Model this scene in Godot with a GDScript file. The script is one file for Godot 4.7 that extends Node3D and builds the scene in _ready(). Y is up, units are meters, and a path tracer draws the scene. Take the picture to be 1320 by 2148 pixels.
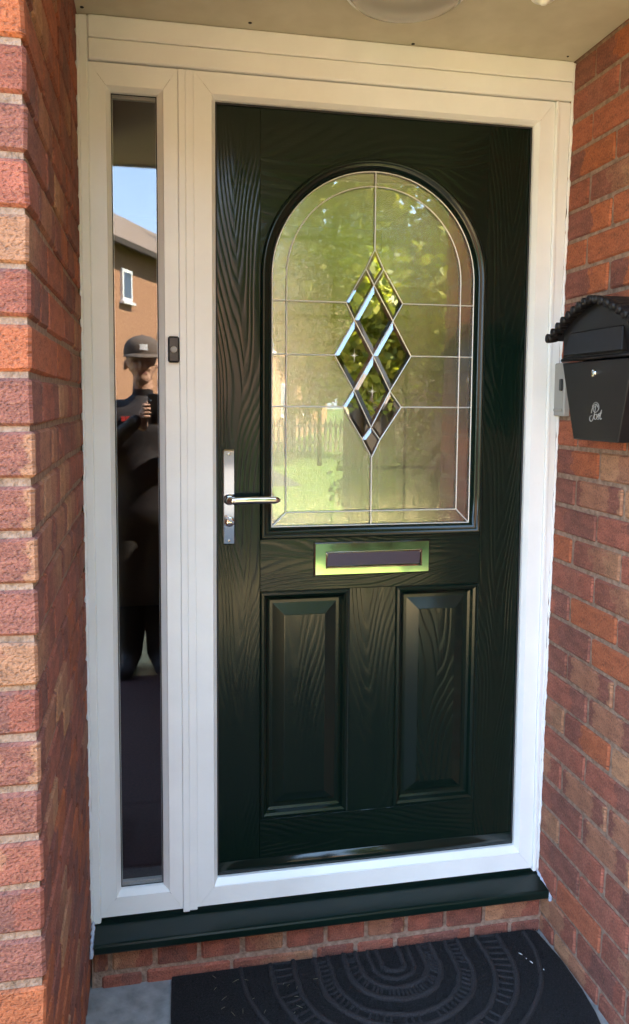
extends Node3D
# Front door in a brick porch. Lengths in metres; the helper coordinates ("door coordinates") have x right along the
# frame, y up from the bottom of the door leaf, z out of the house; the ground lies at y = -GY in them.

const GY := 0.234
var org := Vector3.ZERO            # base of the thing being built, in door coordinates
var cur: Node3D
var M := {}
var rng := RandomNumberGenerator.new()
var taken := {}


# ---------------------------------------------------------------- mesh helpers
class MB:
	var st := SurfaceTool.new()
	var off := Vector3.ZERO
	var uvf = null
	var col := Color.WHITE
	var use_col := false

	func _init(o: Vector3, smooth := false):
		off = o
		st.begin(Mesh.PRIMITIVE_TRIANGLES)
		st.set_smooth_group(0 if smooth else -1)

	func v(p: Vector3, n: Vector3, uv = null):
		if uv != null:
			st.set_uv(uv)
		elif uvf != null:
			st.set_uv(uvf.call(p))
		else:
			var a := n.abs()
			if a.z >= a.x and a.z >= a.y:
				st.set_uv(Vector2(p.x, -p.y))
			elif a.x >= a.y:
				st.set_uv(Vector2(p.z, -p.y))
			else:
				st.set_uv(Vector2(p.x, p.z))
		if use_col:
			st.set_color(col)
		st.add_vertex(p - off)

	func tri(a: Vector3, b: Vector3, c: Vector3, ua = null, ub = null, uc = null):   # counter-clockwise seen from outside
		var n := (b - a).cross(c - a)
		v(a, n, ua)
		v(c, n, uc)
		v(b, n, ub)

	func quad(a: Vector3, b: Vector3, c: Vector3, d: Vector3):
		tri(a, b, c)
		tri(a, c, d)

	func quad4(r: Array):
		quad(r[0], r[1], r[2], r[3])

	func box(lo: Vector3, hi: Vector3, b := 0.0):
		hull([Vector3(lo.x, lo.y, lo.z), Vector3(hi.x, lo.y, lo.z), Vector3(hi.x, hi.y, lo.z), Vector3(lo.x, hi.y, lo.z), Vector3(lo.x, lo.y, hi.z), Vector3(hi.x, lo.y, hi.z), Vector3(hi.x, hi.y, hi.z), Vector3(lo.x, hi.y, hi.z)], b)

	# A six-sided block from its eight corners (back four, then front four), edges cut by b.
	func hull(c: Array, b := 0.0):
		var faces := [[4, 5, 6, 7], [1, 0, 3, 2], [0, 4, 7, 3], [5, 1, 2, 6], [7, 6, 2, 3], [0, 1, 5, 4]]
		if b <= 0.0:
			for f in faces:
				quad(c[f[0]], c[f[1]], c[f[2]], c[f[3]])
			return
		var inn := {}
		for k in 6:
			var f: Array = faces[k]
			for i in 4:
				var p: Vector3 = c[f[i]]
				var q: Vector3 = p + (c[f[(i + 1) % 4]] - p).normalized() * b + (c[f[(i + 3) % 4]] - p).normalized() * b
				inn[k * 8 + f[i]] = q
			quad(inn[k * 8 + f[0]], inn[k * 8 + f[1]], inn[k * 8 + f[2]], inn[k * 8 + f[3]])
		for k in 6:
			var f: Array = faces[k]
			for i in 4:
				var p: int = f[i]
				var q: int = f[(i + 1) % 4]
				for m in range(k + 1, 6):
					var g: Array = faces[m]
					if p in g and q in g:
						quad(inn[k * 8 + q], inn[k * 8 + p], inn[m * 8 + p], inn[m * 8 + q])
		for p in 8:
			var on := []
			for k in 6:
				if p in faces[k]:
					on.append(inn[k * 8 + p])
			var mid: Vector3 = Vector3.ZERO
			for q in c:
				mid += q / 8.0
			if (on[1] - on[0]).cross(on[2] - on[0]).dot(on[0] - mid) > 0:
				tri(on[0], on[1], on[2])
			else:
				tri(on[0], on[2], on[1])

	# Rings of points of equal count joined one to the next; each ring runs counter-clockwise seen from where the loft's outside is.
	func loft(rings: Array, closed := true):
		for r in rings.size() - 1:
			var a: Array = rings[r]
			var b: Array = rings[r + 1]
			var n := a.size()
			for i in (n if closed else n - 1):
				var j := (i + 1) % n
				quad(a[i], a[j], b[j], b[i])

	func fan(ring: Array):
		var mid := Vector3.ZERO
		for p in ring:
			mid += p / ring.size()
		for i in ring.size():
			tri(mid, ring[i], ring[(i + 1) % ring.size()])

	func tube(path: Array, r, sides := 8, caps := true, flat := 1.0, flat_axis := Vector3.UP):
		var rings := []
		var n: int = path.size()
		var last_u := Vector3.ZERO
		for i in n:
			var d: Vector3 = (path[mini(i + 1, n - 1)] - path[maxi(i - 1, 0)]).normalized()
			var u := last_u
			if i == 0:
				u = d.cross(Vector3.UP if absf(d.y) < 0.9 else Vector3.RIGHT)
			u = (u - d * u.dot(d)).normalized()
			last_u = u
			var w := d.cross(u)
			var rr: float = r[i] if r is Array else r
			var ring := []
			for k in sides:
				var t := TAU * k / sides
				var o: Vector3 = (u * cos(t) + w * sin(t)) * rr
				o -= flat_axis * o.dot(flat_axis) * (1.0 - flat)
				ring.append(path[i] + o)
			rings.append(ring)
		loft(rings)
		if caps:
			fan(rings[n - 1])
			var first: Array = rings[0].duplicate()
			first.reverse()
			fan(first)

	func lathe(c: Vector3, axis: Vector3, prof: Array, sides := 32):   # prof: [radius, height along axis], bottom to top
		var u := axis.cross(Vector3.UP if absf(axis.y) < 0.9 else Vector3.RIGHT).normalized()
		var w := axis.cross(u)
		var rings := []
		for q in prof:
			var ring := []
			for k in sides:
				var t := TAU * k / sides
				ring.append(c + axis * q[1] + (u * cos(t) + w * sin(t)) * maxf(q[0], 0.00001))
			rings.append(ring)
		loft(rings)

	func mesh() -> ArrayMesh:
		st.generate_normals()
		return st.commit()


func mb(smooth := false) -> MB:
	return MB.new(org, smooth)


func uniq(called: String) -> String:
	if not taken.has(called):
		taken[called] = 0
		return called
	taken[called] += 1
	return "%s_%03d" % [called, taken[called]]


func thing(called: String, label: String, category: String, base: Vector3, group := "") -> Node3D:
	var o := Node3D.new()
	o.name = uniq(called)
	add_child(o, true)
	org = base
	o.position = base + Vector3(0, GY, 0)
	o.set_meta("label", label)
	o.set_meta("category", category)
	if group:
		o.set_meta("group", group)
	cur = o
	return o


func part(called: String, b, mat: Material, parent: Node3D = null) -> MeshInstance3D:
	var o := MeshInstance3D.new()
	o.name = called
	o.mesh = b.mesh() if b is MB else b
	o.material_override = mat
	(parent if parent else cur).add_child(o, true)
	return o


func struct(called: String, b: MB, mat: Material) -> MeshInstance3D:
	var o := part(called, b, mat, self)
	o.position = org + Vector3(0, GY, 0)
	o.set_meta("kind", "structure")
	return o


func boxpart(called: String, lo: Vector3, hi: Vector3, bev: float, mat: Material, parent: Node3D = null) -> MeshInstance3D:
	var b := mb()
	b.box(lo, hi, bev)
	return part(called, b, mat, parent)


# ---------------------------------------------------------------- textures
func noise(freq: float, octaves := 3, sd := 1, kind := FastNoiseLite.TYPE_SIMPLEX_SMOOTH) -> FastNoiseLite:
	var n := FastNoiseLite.new()
	n.noise_type = kind
	n.seed = sd
	n.frequency = freq
	n.fractal_type = FastNoiseLite.FRACTAL_FBM if octaves > 1 else FastNoiseLite.FRACTAL_NONE
	n.fractal_octaves = octaves
	return n


func noise_tex(freq: float, octaves: int, sd: int, size := 512, ramp: Array = [], kind := FastNoiseLite.TYPE_SIMPLEX_SMOOTH) -> ImageTexture:
	var im: Image = noise(freq, octaves, sd, kind).get_seamless_image(size, size)
	im.convert(Image.FORMAT_L8)
	if ramp.is_empty():
		return ImageTexture.create_from_image(im)
	var g := Gradient.new()
	g.offsets = PackedFloat32Array(range(ramp.size()).map(func(i): return float(i) / (ramp.size() - 1)))
	g.colors = PackedColorArray(ramp.map(func(c): return c.linear_to_srgb()))
	var lut := PackedByteArray()
	for i in 256:
		var c := g.sample(i / 255.0)
		lut.append(int(c.r * 255))
		lut.append(int(c.g * 255))
		lut.append(int(c.b * 255))
	var src := im.get_data()
	var dst := PackedByteArray()
	dst.resize(size * size * 3)
	for i in size * size:
		var q := src[i] * 3
		dst[i * 3] = lut[q]
		dst[i * 3 + 1] = lut[q + 1]
		dst[i * 3 + 2] = lut[q + 2]
	return ImageTexture.create_from_image(Image.create_from_data(size, size, false, Image.FORMAT_RGB8, dst))


func lin(r: float, g: float, b: float, a := 1.0) -> Color:
	var c := Color(r, g, b).linear_to_srgb()
	c.a = a
	return c


func mat(called: String, c: Color, rough := 0.6, metal := 0.0) -> StandardMaterial3D:
	var m := StandardMaterial3D.new()
	m.resource_name = called
	m.albedo_color = c
	m.roughness = rough
	m.metallic = metal
	M[called] = m
	return m


func tri_tex(m: StandardMaterial3D, albedo: Texture2D, bump: Texture2D, per_metre: float, bump_cm: float):
	m.uv1_triplanar = true
	m.uv1_world_triplanar = true
	m.uv1_scale = Vector3.ONE * per_metre
	if albedo:
		m.albedo_texture = albedo
	if bump:
		m.heightmap_enabled = true
		m.heightmap_texture = bump
		m.heightmap_scale = bump_cm


# Sixteen fired-clay brick faces: eight plain orange-red ones, then eight banded by the kiln.
func brick_textures() -> Array:
	var w := 1024
	var h := 512
	var cd := PackedByteArray()
	var hd := PackedByteArray()
	cd.resize(w * h * 3)
	hd.resize(w * h)
	var fine := noise(0.22, 2, 11)
	var spot := noise(0.09, 2, 17)
	var broad := noise(0.012, 3, 23)
	var r := RandomNumberGenerator.new()
	r.seed = 5
	var orange := Vector3(0.365, 0.098, 0.034)
	var red := Vector3(0.245, 0.069, 0.042)
	var dark := Vector3(0.135, 0.051, 0.041)
	var buff := Vector3(0.35, 0.175, 0.09)
	var pink := Vector3(0.245, 0.078, 0.048)
	var tiles := []
	for t in 16:
		var bands := []
		var x := 0.0
		while x < 1.0:
			var pick := r.randf()
			var c: Vector3
			if t < 8:
				c = orange.lerp(red, r.randf() * 0.7) if pick < 0.85 else red.lerp(dark, 0.4)
			else:
				c = pink.lerp(dark, r.randf() * 0.65) if pick < 0.6 else (red.lerp(pink, r.randf()) if pick < 0.8 else buff.lerp(pink, r.randf() * 0.7))
			x += r.randf_range(0.3, 0.9) if t < 8 else r.randf_range(0.13, 0.42)
			bands.append([x, c])
		tiles.append([bands, r.randf_range(0.85, 1.15)])
	for y in h:
		for x in w:
			var t := (y / 128) * 4 + x / 256
			var u := (x % 256) / 256.0
			var bx := u + broad.get_noise_2d(x * 2.0, y * 1.0) * 0.09
			var bands: Array = tiles[t][0]
			var c: Vector3 = bands[-1][1]
			for i in bands.size():
				if bx < bands[i][0]:
					c = bands[i][1]
					if i + 1 < bands.size():
						c = c.lerp(bands[i + 1][1], smoothstep(bands[i][0] - 0.035, bands[i][0], bx))
					break
			var f := fine.get_noise_2d(x * 2.0, y * 0.95)
			var s := spot.get_noise_2d(x * 2.0, y * 0.95)
			var k: float = tiles[t][1] * (1.0 + 0.26 * f + 0.18 * s + 0.35 * broad.get_noise_2d(x * 1.6 + 900, y * 1.6))
			c *= maxf(k, 0.25)
			if s > 0.34:
				c = c.lerp(buff, minf((s - 0.34) * 2.0, 0.3))
			elif s < -0.42:
				c = c.lerp(Vector3(0.05, 0.035, 0.03), minf((-0.42 - s) * 3.0, 0.35))
			var q := Color(c.x, c.y, c.z).linear_to_srgb()
			var at := y * w + x
			cd[at * 3] = clampi(int(q.r * 255), 0, 255)
			cd[at * 3 + 1] = clampi(int(q.g * 255), 0, 255)
			cd[at * 3 + 2] = clampi(int(q.b * 255), 0, 255)
			hd[at] = clampi(int(128 + 70 * f + 60 * s - (90 if s < -0.42 else 0)), 0, 255)
	return [ImageTexture.create_from_image(Image.create_from_data(w, h, false, Image.FORMAT_RGB8, cd)), ImageTexture.create_from_image(Image.create_from_data(w, h, false, Image.FORMAT_L8, hd))]


# Embossed oak grain: cathedral arches running up the board, straighter at its edges, with short pores.
func grain_texture() -> ImageTexture:
	var w := 256
	var h := 2048
	var d := PackedByteArray()
	d.resize(w * h)
	var warp := noise(0.003, 1, 31)
	var wob := noise(0.010, 1, 37)
	var pore := noise(0.20, 1, 41)
	for y in h:
		var cx := 128.0 + 40.0 * warp.get_noise_2d(7.0, y * 0.7)
		for x in w:
			var dx := (x - cx) / 128.0
			var t := y / 88.0 + 5.2 * pow(absf(dx), 1.25) + 0.45 * wob.get_noise_2d(x * 1.2, y * 0.12) + 0.8 * warp.get_noise_2d(x * 2.0, y * 0.5)
			var s := t - floorf(t)
			var ridge := smoothstep(0.0, 0.30, s) * (1.0 - smoothstep(0.45, 1.0, s))
			var p := pore.get_noise_2d(x * 1.6, y * 0.022)
			d[y * w + x] = clampi(int(60 + 140 * ridge + 16 * p), 0, 255)
	return ImageTexture.create_from_image(Image.create_from_data(w, h, false, Image.FORMAT_L8, d))


func materials():
	var bt := brick_textures()
	var m := mat("brick", Color.WHITE, 0.88)
	m.albedo_texture = bt[0]
	m.heightmap_enabled = true
	m.heightmap_texture = bt[1]
	m.heightmap_scale = 0.26
	m = mat("mortar", Color.WHITE, 0.95)
	tri_tex(m, noise_tex(0.02, 4, 3, 512, [Color(0.16, 0.098, 0.066), Color(0.27, 0.172, 0.122), Color(0.36, 0.24, 0.175)]), noise_tex(0.05, 3, 4), 4.0, 0.25)
	m = mat("upvc", lin(0.87, 0.87, 0.84), 0.28)
	var fine := noise_tex(0.03, 3, 9)
	tri_tex(m, noise_tex(0.006, 4, 8, 512, [Color(0.93, 0.93, 0.93), Color(1, 1, 1)]), fine, 1.7, 0.006)
	mat("sealant", lin(0.78, 0.78, 0.77), 0.4)
	mat("grey_sealant", lin(0.42, 0.45, 0.52), 0.5)
	m = mat("ceiling", lin(0.61, 0.57, 0.45), 0.75)
	tri_tex(m, noise_tex(0.008, 4, 12, 512, [Color(0.86, 0.85, 0.82), Color(1, 1, 1)]), fine, 2.0, 0.02)
	var grain := grain_texture()
	m = mat("green_grain", lin(0.003, 0.0095, 0.0062), 0.22)
	m.metallic_specular = 0.42
	m.heightmap_enabled = true
	m.heightmap_texture = grain
	m.heightmap_scale = 0.06
	var smudge := noise_tex(0.007, 4, 61, 512, [Color(0.35, 0.35, 0.35), Color(0.75, 0.75, 0.75), Color(1, 1, 1)])
	m.roughness = 0.21
	m.roughness_texture = smudge
	m.roughness_texture_channel = BaseMaterial3D.TEXTURE_CHANNEL_RED
	m = mat("green_smooth", lin(0.003, 0.0095, 0.0062), 0.18)
	m.metallic_specular = 0.42
	tri_tex(m, null, fine, 6.0, 0.01)
	mat("bar_green", lin(0.004, 0.011, 0.008), 0.16)
	m = mat("sill_green", lin(0.004, 0.012, 0.009), 0.28)
	m.metallic_specular = 0.38
	tri_tex(m, null, fine, 8.0, 0.01)
	mat("chrome", lin(0.66, 0.65, 0.63), 0.06, 1.0)
	mat("lead", lin(0.72, 0.70, 0.66), 0.35, 0.4)
	mat("rubber", lin(0.012, 0.012, 0.013), 0.7)
	# coated sealed units: part of the light is mirrored, the rest passes
	var plain := Image.create(4, 4, false, Image.FORMAT_RGB8)
	plain.fill(Color.WHITE)
	var film := ImageTexture.create_from_image(plain)
	m = mat("clear_glass", lin(0.95, 0.97, 1.0, 0.058), 0.012, 1.0)
	m.transparency = BaseMaterial3D.TRANSPARENCY_ALPHA
	m.albedo_texture = film
	m = mat("front_glass", lin(0.97, 0.97, 0.95, 0.12), 0.012, 1.0)
	m.transparency = BaseMaterial3D.TRANSPARENCY_ALPHA
	m.albedo_texture = film
	m = mat("bevel_glass", lin(0.88, 0.94, 1.0, 0.17), 0.02, 1.0)
	m.transparency = BaseMaterial3D.TRANSPARENCY_ALPHA
	m.albedo_texture = film
	m = mat("diamond_glass", lin(0.97, 0.96, 0.93, 0.48), 0.02, 1.0)
	m.transparency = BaseMaterial3D.TRANSPARENCY_ALPHA
	m.albedo_texture = film
	m = mat("stipple_glass", lin(0.98, 0.98, 0.92, 0.50), 0.02, 1.0)
	m.transparency = BaseMaterial3D.TRANSPARENCY_ALPHA
	m.albedo_texture = film
	m.heightmap_enabled = true
	m.heightmap_texture = noise_tex(0.11, 1, 15, 512)
	m.heightmap_scale = 0.021
	m.uv1_scale = Vector3(5, 5, 5)
	m = mat("postbox", lin(0.0085, 0.0068, 0.0070), 0.48)
	m.metallic_specular = 0.36
	tri_tex(m, null, noise_tex(0.08, 2, 19), 9.0, 0.02)
	m = mat("concrete", Color.WHITE, 0.9)
	tri_tex(m, noise_tex(0.012, 5, 21, 512, [Color(0.16, 0.16, 0.155), Color(0.25, 0.245, 0.235), Color(0.33, 0.325, 0.31)]), noise_tex(0.06, 3, 22), 2.5, 0.15)
	m = mat("red_tile", Color.WHITE, 0.7)
	tri_tex(m, noise_tex(0.012, 5, 24, 512, [Color(0.032, 0.010, 0.010), Color(0.062, 0.019, 0.017)]), null, 2.5, 0.0)
	m = mat("paving", Color.WHITE, 0.9)
	tri_tex(m, noise_tex(0.01, 5, 25, 512, [Color(0.36, 0.25, 0.11), Color(0.49, 0.36, 0.17), Color(0.60, 0.46, 0.24)]), noise_tex(0.06, 3, 22), 1.2, 0.2)
	m = mat("asphalt", Color.WHITE, 0.9)
	tri_tex(m, noise_tex(0.03, 4, 30, 512, [Color(0.03, 0.03, 0.03), Color(0.06, 0.058, 0.055)]), null, 1.0, 0.0)
	m = mat("lawn", Color.WHITE, 0.95)
	tri_tex(m, noise_tex(0.02, 5, 26, 512, [Color(0.05, 0.085, 0.008), Color(0.085, 0.14, 0.011), Color(0.135, 0.19, 0.02)]), null, 0.6, 0.0)
	m = mat("mat_fibre", Color.WHITE, 0.95)
	tri_tex(m, noise_tex(0.05, 3, 27, 512, [Color(0.0015, 0.0012, 0.0014), Color(0.006, 0.0047, 0.0055), Color(0.026, 0.021, 0.023)]), noise_tex(0.11, 2, 28), 5.0, 0.8)
	m = mat("mat_rib", Color.WHITE, 0.9)
	tri_tex(m, noise_tex(0.05, 3, 29, 512, [Color(0.008, 0.0068, 0.0075), Color(0.022, 0.0185, 0.020), Color(0.052, 0.045, 0.048)]), noise_tex(0.11, 2, 28), 7.0, 0.4)
	m = mat("fibre", Color.WHITE, 0.9)
	m.vertex_color_use_as_albedo = true
	mat("black_plastic", lin(0.008, 0.008, 0.008), 0.3)
	mat("grey_plastic", lin(0.33, 0.32, 0.30), 0.5)
	mat("lamp_opal", lin(0.40, 0.375, 0.33), 0.18)
	mat("nail", lin(0.03, 0.02, 0.012), 0.6)
	mat("straw", lin(0.22, 0.19, 0.12), 0.8)
	mat("chalk", lin(0.6, 0.6, 0.6), 0.8)
	m = mat("far_brick", Color.WHITE, 0.9)
	tri_tex(m, noise_tex(0.03, 5, 33, 512, [Color(0.14, 0.06, 0.035), Color(0.36, 0.18, 0.09), Color(0.58, 0.36, 0.20)]), null, 0.9, 0.0)
	m = mat("roof_tile", Color.WHITE, 0.9)
	tri_tex(m, noise_tex(0.03, 5, 34, 512, [Color(0.16, 0.11, 0.075), Color(0.27, 0.20, 0.14)]), null, 0.7, 0.0)
	mat("white_paint", lin(0.75, 0.74, 0.70), 0.5)
	mat("fence_paint", lin(0.30, 0.25, 0.18), 0.8)
	mat("window_glass", lin(0.06, 0.08, 0.10), 0.05)
	m = mat("leaf", Color.WHITE, 0.55)
	m.vertex_color_use_as_albedo = true
	m.backlight_enabled = true
	m.backlight = lin(0.9, 0.95, 0.30)
	mat("bark", lin(0.05, 0.038, 0.028), 0.95)
	m = mat("skin_cloth", Color.WHITE, 0.75)
	m.vertex_color_use_as_albedo = true
	mat("cap_cloth", lin(0.10, 0.075, 0.058), 0.9)
	mat("red_print", lin(0.55, 0.03, 0.025), 0.7)
	mat("hall_wall", lin(0.16, 0.09, 0.05), 0.9)
	m = mat("carpet", Color.WHITE, 0.95)
	tri_tex(m, noise_tex(0.05, 3, 35, 512, [Color(0.02, 0.006, 0.009), Color(0.05, 0.014, 0.018)]), null, 3.0, 0.0)


# ---------------------------------------------------------------- scene
func _ready():
	rng.seed = 7
	var cam := Camera3D.new()
	cam.name = "camera"
	add_child(cam)
	cam.position = Vector3(-0.16505, 1.26698 + GY, 2.04352)
	cam.rotation = Vector3(-0.0829, -0.20123, 0.00703)
	cam.projection = Camera3D.PROJECTION_FRUSTUM
	cam.near = 0.005
	cam.far = 400.0
	cam.size = 2148.0 / 1687.615 * cam.near
	cam.frustum_offset = Vector2(0.0, -91.49 / 1687.615) * cam.near
	cam.current = true

	var we := WorldEnvironment.new()
	we.name = "environment"
	var e := Environment.new()
	e.background_mode = Environment.BG_SKY
	var sky := ProceduralSkyMaterial.new()
	sky.sky_top_color = lin(0.245, 0.385, 0.60)
	sky.sky_horizon_color = lin(0.63, 0.79, 0.95)
	sky.sky_curve = 0.12
	sky.ground_bottom_color = lin(0.12, 0.11, 0.09)
	sky.ground_horizon_color = lin(0.35, 0.42, 0.48)
	sky.sun_angle_max = 12.0
	e.sky = Sky.new()
	e.sky.sky_material = sky
	e.tonemap_mode = Environment.TONE_MAPPER_LINEAR
	e.tonemap_exposure = 14.2
	e.sdfgi_enabled = true
	e.ssao_enabled = true
	e.ssil_enabled = true
	we.environment = e
	add_child(we)

	var sun := DirectionalLight3D.new()
	sun.name = "sun"
	add_child(sun)
	sun.look_at_from_position(Vector3.ZERO, -Vector3(0.62, 0.74, -0.22))
	sun.light_energy = 1.5
	sun.light_color = lin(1.0, 0.90, 0.76)
	sun.light_angular_distance = 0.5
	sun.shadow_enabled = true

	materials()
	ground()
	walls()
	hallway()
	canopy()
	frame()
	sidelight()
	sill()
	door()
	small_things()
	postbox()
	doormat()
	outside()
	photographer()


func ground():
	org = Vector3(0, -GY, 0)
	var b := mb()
	b.box(Vector3(-120, -GY - 0.6, -20), Vector3(120, -GY - 0.012, 160))
	struct("lawn", b, M.lawn)
	b = mb()
	b.box(Vector3(-6, -GY - 0.3, 2.30), Vector3(6, -GY - 0.006, 4.3))
	struct("path", b, M.paving)
	b = mb()
	b.box(Vector3(-7, -GY - 0.3, 4.3), Vector3(-0.6, -GY - 0.006, 6.8))
	struct("driveway", b, M.paving)
	b = mb()
	b.box(Vector3(-0.599, -GY - 0.3, 4.301), Vector3(1.25, -GY - 0.008, 6.8))
	b.box(Vector3(-7, -GY - 0.3, 6.801), Vector3(1.40, -GY - 0.008, 12.0))
	b.box(Vector3(-7, -GY - 0.3, 12.001), Vector3(2.5, -GY - 0.008, 22.0))
	struct("road", b, M.asphalt)
	b = mb()
	b.box(Vector3(-0.42, -GY - 0.3, -0.08), Vector3(1.05, -GY, 0.44), 0.006)
	struct("porch_floor", b, M.concrete)
	b = mb()
	b.box(Vector3(-0.325, -GY - 0.3, 0.445), Vector3(0.91, -GY - 0.001, 0.861), 0.004)
	b.box(Vector3(-0.95, -GY - 0.3, 0.862), Vector3(1.65, -GY - 0.001, 2.296), 0.004)
	struct("porch_step", b, M.red_tile)


# ---------------------------------------------------------------- bricks
var brick_meshes := {}


func brick_mesh(size: Vector3, tile: int, variant: int) -> ArrayMesh:
	var key := "%s %d %d" % [size, tile, variant]
	if brick_meshes.has(key):
		return brick_meshes[key]
	var r := RandomNumberGenerator.new()
	r.seed = hash(key)
	var b := MB.new(Vector3.ZERO)
	var c := []
	for z in [-0.5, 0.5]:
		for q in [Vector2(-0.5, -0.5), Vector2(0.5, -0.5), Vector2(0.5, 0.5), Vector2(-0.5, 0.5)]:
			c.append(Vector3(q.x * size.x + r.randf_range(-0.0018, 0.0018), q.y * size.y + r.randf_range(-0.0016, 0.0016), z * size.z + r.randf_range(-0.0012, 0.0012)))
	var tx := (tile % 4) * 0.25
	var ty := (tile / 4) * 0.25
	var long := size.x >= size.z
	b.uvf = func(p: Vector3):
		var u: float = 0.5 + 0.94 * ((p.x + p.z) if long else (p.z + p.x)) / (size.x + size.z)
		return Vector2(tx + 0.25 * clampf(u, 0.02, 0.98), ty + 0.25 * (0.05 + 0.9 * (0.5 - p.y / size.y / 1.06)))
	b.hull(c, 0.0035 + r.randf() * 0.002)
	brick_meshes[key] = b.mesh()
	return brick_meshes[key]


func lay(parent: Node3D, centre: Vector3, size: Vector3, tile: int, turn := 0.0):
	var o := MeshInstance3D.new()
	o.name = "brick"
	o.mesh = brick_mesh(size, tile, rng.randi() % 2)
	o.material_override = M.brick
	o.position = centre - org + Vector3(rng.randf_range(-0.0008, 0.0008), rng.randf_range(-0.001, 0.001), rng.randf_range(-0.0008, 0.0008))
	o.rotation = Vector3(rng.randf_range(-0.006, 0.006), turn + rng.randf_range(-0.006, 0.006), rng.randf_range(-0.006, 0.006))
	parent.add_child(o, true)


func walls():
	var J := 0.0105
	# left: the return beside the frame and the pillar's front
	var X := -0.327
	var Z := 0.855
	var w := thing("brick_wall", "sunlit red brick pillar whose shaded return runs back to the sidelight", "wall", Vector3(X - 0.3, -GY, 0.4))
	boxpart("mortar", Vector3(X - 0.62, -GY, -0.3), Vector3(X - 0.0055, 2.4, Z - 0.0055), 0.0, M.mortar)
	var P := 0.075
	for k in range(-6, 27):
		var y := 1.7506 - P * k - P / 2.0
		if y < -GY or y + P / 2 > 2.42:
			continue
		var h := P - J
		if k % 2 == 0:      # stretcher on the front, header on the return
			lay(w, Vector3(X - 0.1075, y, Z - 0.05125), Vector3(0.215, h, 0.1025), 8 * int(rng.randf() < 0.75) + rng.randi() % 8)
			lay(w, Vector3(X - 0.215 - J - 0.1075, y, Z - 0.05125), Vector3(0.215, h, 0.1025), rng.randi() % 16)
			lay(w, Vector3(X - 0.44 - J - 0.0675, y, Z - 0.05125), Vector3(0.13, h, 0.1025), rng.randi() % 16)
		else:
			lay(w, Vector3(X - 0.05125, y, Z - 0.1075), Vector3(0.1025, h, 0.215), 8 * int(rng.randf() < 0.75) + rng.randi() % 8)
			lay(w, Vector3(X - 0.1025 - J - 0.1075, y, Z - 0.05125), Vector3(0.215, h, 0.1025), rng.randi() % 16)
			lay(w, Vector3(X - 0.328 - J - 0.1075, y, Z - 0.05125), Vector3(0.215, h, 0.1025), rng.randi() % 16)
		var z := Z - (0.1025 if k % 2 == 0 else 0.215) - J
		while z > -0.10:
			var L := 0.1025 if rng.randf() < 0.12 else 0.2145
			lay(w, Vector3(X - 0.05, y, z - L / 2), Vector3(L, h, 0.10), 8 * int(rng.randf() < 0.7) + rng.randi() % 8, PI / 2)
			z -= L + J
	# right: a wall along the porch, a little out of plumb
	var lean := 0.0150
	var base := Vector3(0.912, -GY, 0.4)
	w = thing("brick_wall", "orange and purple banded brick wall carrying the black letterbox", "wall", base)
	w.rotation.z = -lean
	boxpart("mortar", Vector3(0.912 + 0.0055, -GY, -0.3), Vector3(1.30, 2.42, 0.825 - 0.0055), 0.0, M.mortar)
	P = 0.0785
	var zoff := [0.108, 0.221]
	for k in range(-6, 28):
		var y := 1.9336 - P * k - P / 2.0 + 0.0
		if y < -GY or y > 2.45:
			continue
		var h := P - J
		var z0: float = zoff[posmod(k, 2)] - 0.225 - 0.1125
		for i in 7:
			var za := z0 + 0.225 * i + J / 2
			var zb := za + 0.225 - J
			if zb < -0.15 or za > 0.80:
				continue
			zb = minf(zb, 0.825)
			za = maxf(za, -0.16)
			if zb - za < 0.03:
				continue
			var t := rng.randi() % 8
			if k >= 11:
				t += 8 if rng.randf() < 0.85 else 0
			elif rng.randf() < 0.12:
				t += 8
			lay(w, Vector3(0.912 + 0.05, y, (za + zb) / 2), Vector3(snappedf(zb - za, 0.001), h, 0.10), t, -PI / 2)
	# the low wall under the sill
	w = thing("brick_plinth", "two low courses of brick under the green door sill", "wall", Vector3(0.3, -GY, 0.0))
	boxpart("mortar", Vector3(-0.325, -GY, -0.06), Vector3(0.915, -0.108, 0.0305), 0.0, M.mortar)
	for k in 2:
		var y0 := -0.1905 if k == 0 else -0.268
		var x := -0.327 - (0.06 if k == 0 else 0.2)
		while x < 0.91:
			var a := maxf(x, -0.324)
			var L := 0.1025 if rng.randf() < 0.45 else 0.2145
			var c := minf(x + L, 0.911)
			if c - a > 0.02:
				lay(w, Vector3((a + c) / 2, y0 + 0.033, -0.015), Vector3(snappedf(c - a, 0.001), 0.066, 0.10), 8 + rng.randi() % 8)
			x += L + J


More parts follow.
